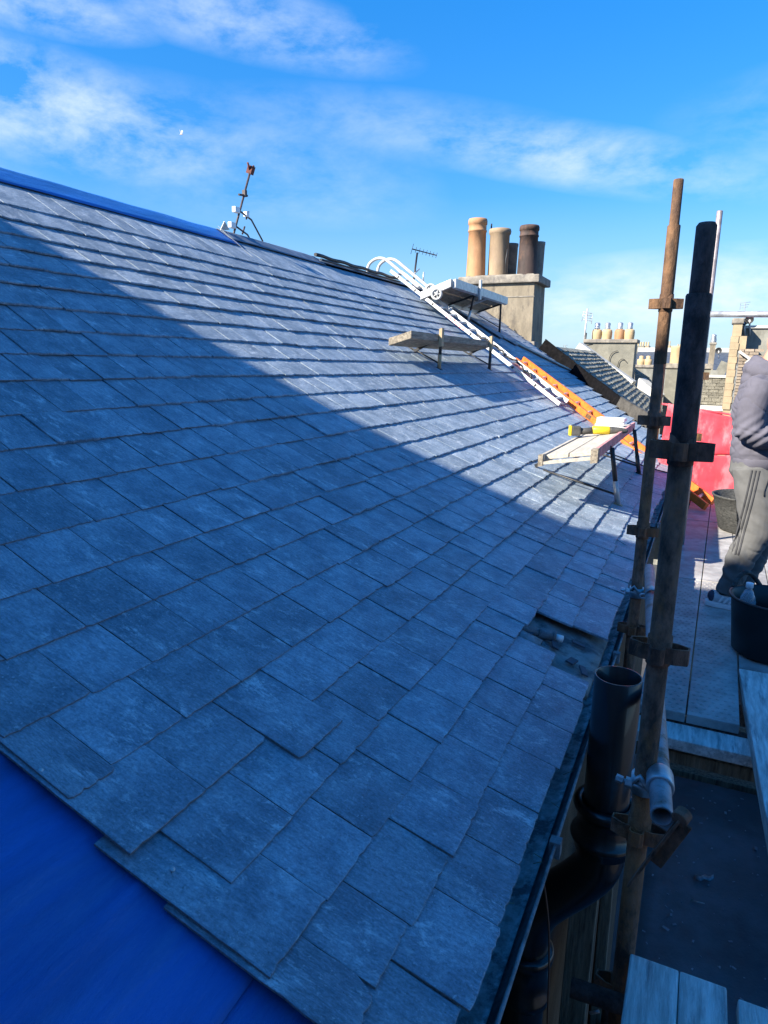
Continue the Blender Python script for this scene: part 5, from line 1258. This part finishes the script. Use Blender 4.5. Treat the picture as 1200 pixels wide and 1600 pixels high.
# hoodie
mb = MB()
limb(mb, [q(.0, 0, .935), q(-.005, 0, 1.0), q(.0, 0, 1.12), q(.0, 0, 1.26), q(.015, 0, 1.38), q(.03, 0, 1.445), q(.05, 0, 1.49)],
     [(.142, .185), (.150, .195), (.140, .19), (.142, .20), (.125, .205), (.095, .16), (.070, .09)])
for sg, el, wr in ((-1, q(-.045, -.215, 1.125), q(.185, -.14, 1.06)), (1, q(-.02, .215, 1.13), q(.195, .11, 1.08))):
    sh = q(.0, .165 * sg, 1.40)
    limb(mb, [sh + Vector((.02, -.05 * sg, .01)), sh, sh.lerp(el, .5) + Vector((-.02, 0, 0)), el + Vector((-.005, 0, 0)), el + Vector((.05, 0, -.02)), el.lerp(wr, .6), wr], [.06, .082, .084, .078, .074, .062, .042], 1)
def folds(co):
    z = co.z - ZD; f = 0
    f += .005 * noise.noise((co.x * 5, co.y * 5, co.z * 7))
    f += .0065 * math.sin((z * 1.0 - (co.x - MX) * 1.1) * 95 + 3 * noise.noise(co * 6)) * max(0, 1 - abs(z - 1.12) / .14) * .8
    f += .0025 * noise.noise((co.x * 26, co.y * 10, co.z * 20 + 4))
    rr_ = abs(noise.noise((co.x * 9 + co.z * 7, co.y * 5, co.z * 12 + 9))); f += -.006 * max(0, .16 - rr_) / .16 * (1 if z > 1.0 else .5)
    return f
hood = remesh(mb, .0065, 3, folds, 'hoodie'); hdo = link('hoodie', hood, M['hoodie'], W)
mb = MB(); 
nn = 20; 
for j, (zz, rx, ry, cx_) in enumerate(()): pass
# hood lying bunched round the back of the neck
hp = []
for i in range(13):
    a = R(70 + 220 * i / 12); hp.append(q(.040 + .095 * math.cos(a), .108 * math.sin(a), 1.462 + .030 * -math.cos(a)))
limb_pts = smooth_path(hp, 1); mb.tube(limb_pts, [.030 + .022 * math.sin(math.pi * i / (len(limb_pts) - 1)) for i in range(len(limb_pts))], 14)
hp2 = [p + Vector((.012, 0, .050)) for p in limb_pts]; mb.tube(hp2, [.012 + .016 * math.sin(math.pi * i / (len(hp2) - 1)) for i in range(len(hp2))], 14)
ell(mb, q(-.060, 0, 1.425), .045, .10, .07)
link('hood', remesh(mb, .008, 3, lambda c: .005 * noise.noise(c * 18), 'hood'), M['hoodie'], W)
# ribbed hem, cuffs
def hem_r(z, rx, ry, cx_=0): return [(q(cx_ + rx * math.cos(2 * math.pi * k / 36), ry * math.sin(2 * math.pi * k / 36), z)) for k in range(36)]
mb = MB(); rings = [hem_r(.90, .138, .178), hem_r(.905, .145, .186), hem_r(.955, .150, .190), hem_r(.965, .143, .186)]
vs = sum(rings, []); mb.add(vs, [(i * 36 + k, i * 36 + (k + 1) % 36, (i + 1) * 36 + (k + 1) % 36, (i + 1) * 36 + k) for i in range(3) for k in range(36)], True); mb.build('hem', M['hoodie'], W)
for p0_ in (-.02, .02):
    MB().tube([q(.14, p0_, 1.44), q(.158, p0_ * 1.4, 1.38), q(.160, p0_ * 1.5, 1.27)], .004, 6).build('drawstring', M['stripe'], W)
# joggers
mb = MB()
limb(mb, [q(-.005, 0, .99), q(-.01, 0, .94), q(-.022, 0, .87), q(-.01, 0, .80)], [(.130, .175), (.136, .180), (.136, .180), (.095, .150)])
for h_, k_, a_ in zip(HP, KN, AN):
    limb(mb, [h_ + Vector((-.02, 0, -.02)), h_.lerp(k_, .35) + Vector((-.012, 0, 0)), h_.lerp(k_, .7), k_ + Vector((-.01, 0, 0)), k_.lerp(a_, .35) + Vector((-.015, 0, 0)), k_.lerp(a_, .7), k_.lerp(a_, .93), a_ + Vector((0, 0, .0))], [(.125, .105), (.122, .105), (.108, .097), (.092, .088), (.086, .082), (.070, .070), (.060, .060), (.052, .052)])
def fold2(co):
    z = co.z - ZD; rr_ = abs(noise.noise((co.x * 10 + co.z * 6, co.y * 6, co.z * 7))); return -.003 * max(0, .13 - rr_) / .13 * (1.5 if z < .45 else .3) + .006 * noise.noise((co.x * 9, co.y * 9, co.z * 5)) + .005 * noise.noise((co.x * 20 + co.z * 14, co.y * 10, co.z * 16)) * (1.6 if z < .35 else 1)
jog = remesh(mb, .007, 4, fold2, 'joggers'); link('joggers', jog, M['jogger'], W)
bm = bmesh.new(); bm.from_mesh(jog); bvh = BVHTree.FromBMesh(bm)
for k, off in enumerate((-.020, .0, .020)):
    L1, L2 = [], []
    for i in range(40):
        t = i / 39; z = .90 - .53 * t
        bx_ = .318 - .038 * t - .010 * t * t + off * (1 - .2 * t)
        for LL, e in ((L1, -.0052), (L2, .0052)):
            h_ = bvh.ray_cast(Vector((bx_ + e, MY - 1, ZD + z)), Vector((0, 1, 0)))
            if h_[0] is not None: LL.append(Vector((h_[0].x, min(h_[0].y, MY - .09), h_[0].z)) + Vector((0, -.0022, 0)))
    n_ = min(len(L1), len(L2)); mb = MB(); vs = L1[:n_] + L2[:n_] + [v + Vector((0, .004, 0)) for v in L1[:n_] + L2[:n_]]
    fs = [(i, i + 1, n_ + i + 1, n_ + i) for i in range(n_ - 1)] + [(2 * n_ + i, 3 * n_ + i, 3 * n_ + i + 1, 2 * n_ + i + 1) for i in range(n_ - 1)] + [(i, 2 * n_ + i, 2 * n_ + i + 1, i + 1) for i in range(n_ - 1)] + [(n_ + i, n_ + i + 1, 3 * n_ + i + 1, 3 * n_ + i) for i in range(n_ - 1)]
    mb.add(vs, fs, True).build('side_stripe', M['stripe'], W)
pk0 = [bvh.ray_cast(Vector((MX + x, MY - 1, ZD + z)), Vector((0, 1, 0)))[0] for x, z in ((.062, .90), (.052, .84), (.040, .78), (.045, .75))]
if all(p is not None for p in pk0): MB().tube([p + Vector((0, -.002, 0)) for p in pk0], .004, 6).build('pocket_seam', M['stripe'], W)
bm.free()
# trainers
for a_, yaw in ((AN[0], -8), (AN[1], 6)):
    mw = Matrix.Translation((a_.x, a_.y, ZD)) @ Matrix.Rotation(R(yaw), 4, 'Z')
    mb = MB(); vs, fs = [], []; N = 14
    prof_s = [(-.085, .028, .030), (-.07, .036, .040), (-.02, .037, .0), (.05, .040, .0), (.11, .047, .0), (.16, .043, .0), (.19, .026, .0)]
    def ringf(x, w, h0, h1, n=14): return [mw @ Vector((x, w * math.cos(math.pi * 2 * k / n), (h0 + h1) / 2 + (h1 - h0) / 2 * math.sin(math.pi * 2 * k / n))) for k in range(n)]
    up = [(-.082, .025, .03, .09), (-.06, .034, .02, .105), (-.02, .037, .02, .105), (.03, .038, .02, .095), (.08, .042, .02, .075), (.13, .042, .02, .06), (.165, .034, .02, .05), (.18, .015, .025, .04)]
    rr = [ringf(*u) for u in up]; vs = sum(rr, []); n = 14
    fs = [(i * n + k, i * n + (k + 1) % n, (i + 1) * n + (k + 1) % n, (i + 1) * n + k) for i in range(len(rr) - 1) for k in range(n)] + [tuple(range(n)), tuple(range((len(rr) - 1) * n, len(rr) * n))]
    mb.add(vs, fs, True); so = mb.build('shoe', M['shoe'], W)
    out = [(-.105, 0), (-.095, .03), (-.05, .040), (.02, .040), (.09, .048), (.15, .046), (.19, .026), (.20, 0)]; out = out + [(x, -y) for x, y in reversed(out[1:-1])]
    n = len(out); vs = [mw @ Vector((x, y, z)) for z in (.002, .036) for x, y in out]
    MB().add(vs, [tuple(reversed(range(n))), tuple(range(n, 2 * n))] + [(i, (i + 1) % n, n + (i + 1) % n, n + i) for i in range(n)]).build('sole', M['sole'], so, bevel=.006)
    mb = MB(); ell(mb, mw @ Vector((-.062, 0, .065)), .030, .038, .04, n=8); mb.build('heel_counter', M['navy'], so)
    for k in range(3):
        p = mw @ Vector((.005 + .028 * k, -.0405, .085 - .008 * k)); p2 = mw @ Vector((-.018 + .028 * k, -.0415, .04)); MB().beam(p, p2, .003, .012, up=(1, 0, 0)).build('shoe_stripe', M['sole'], so)
    MB().tube([mw @ Vector((0, 0, .09)), mw @ Vector((.0, 0, .16))], .034, 14).build('sock', M['dark'], W)
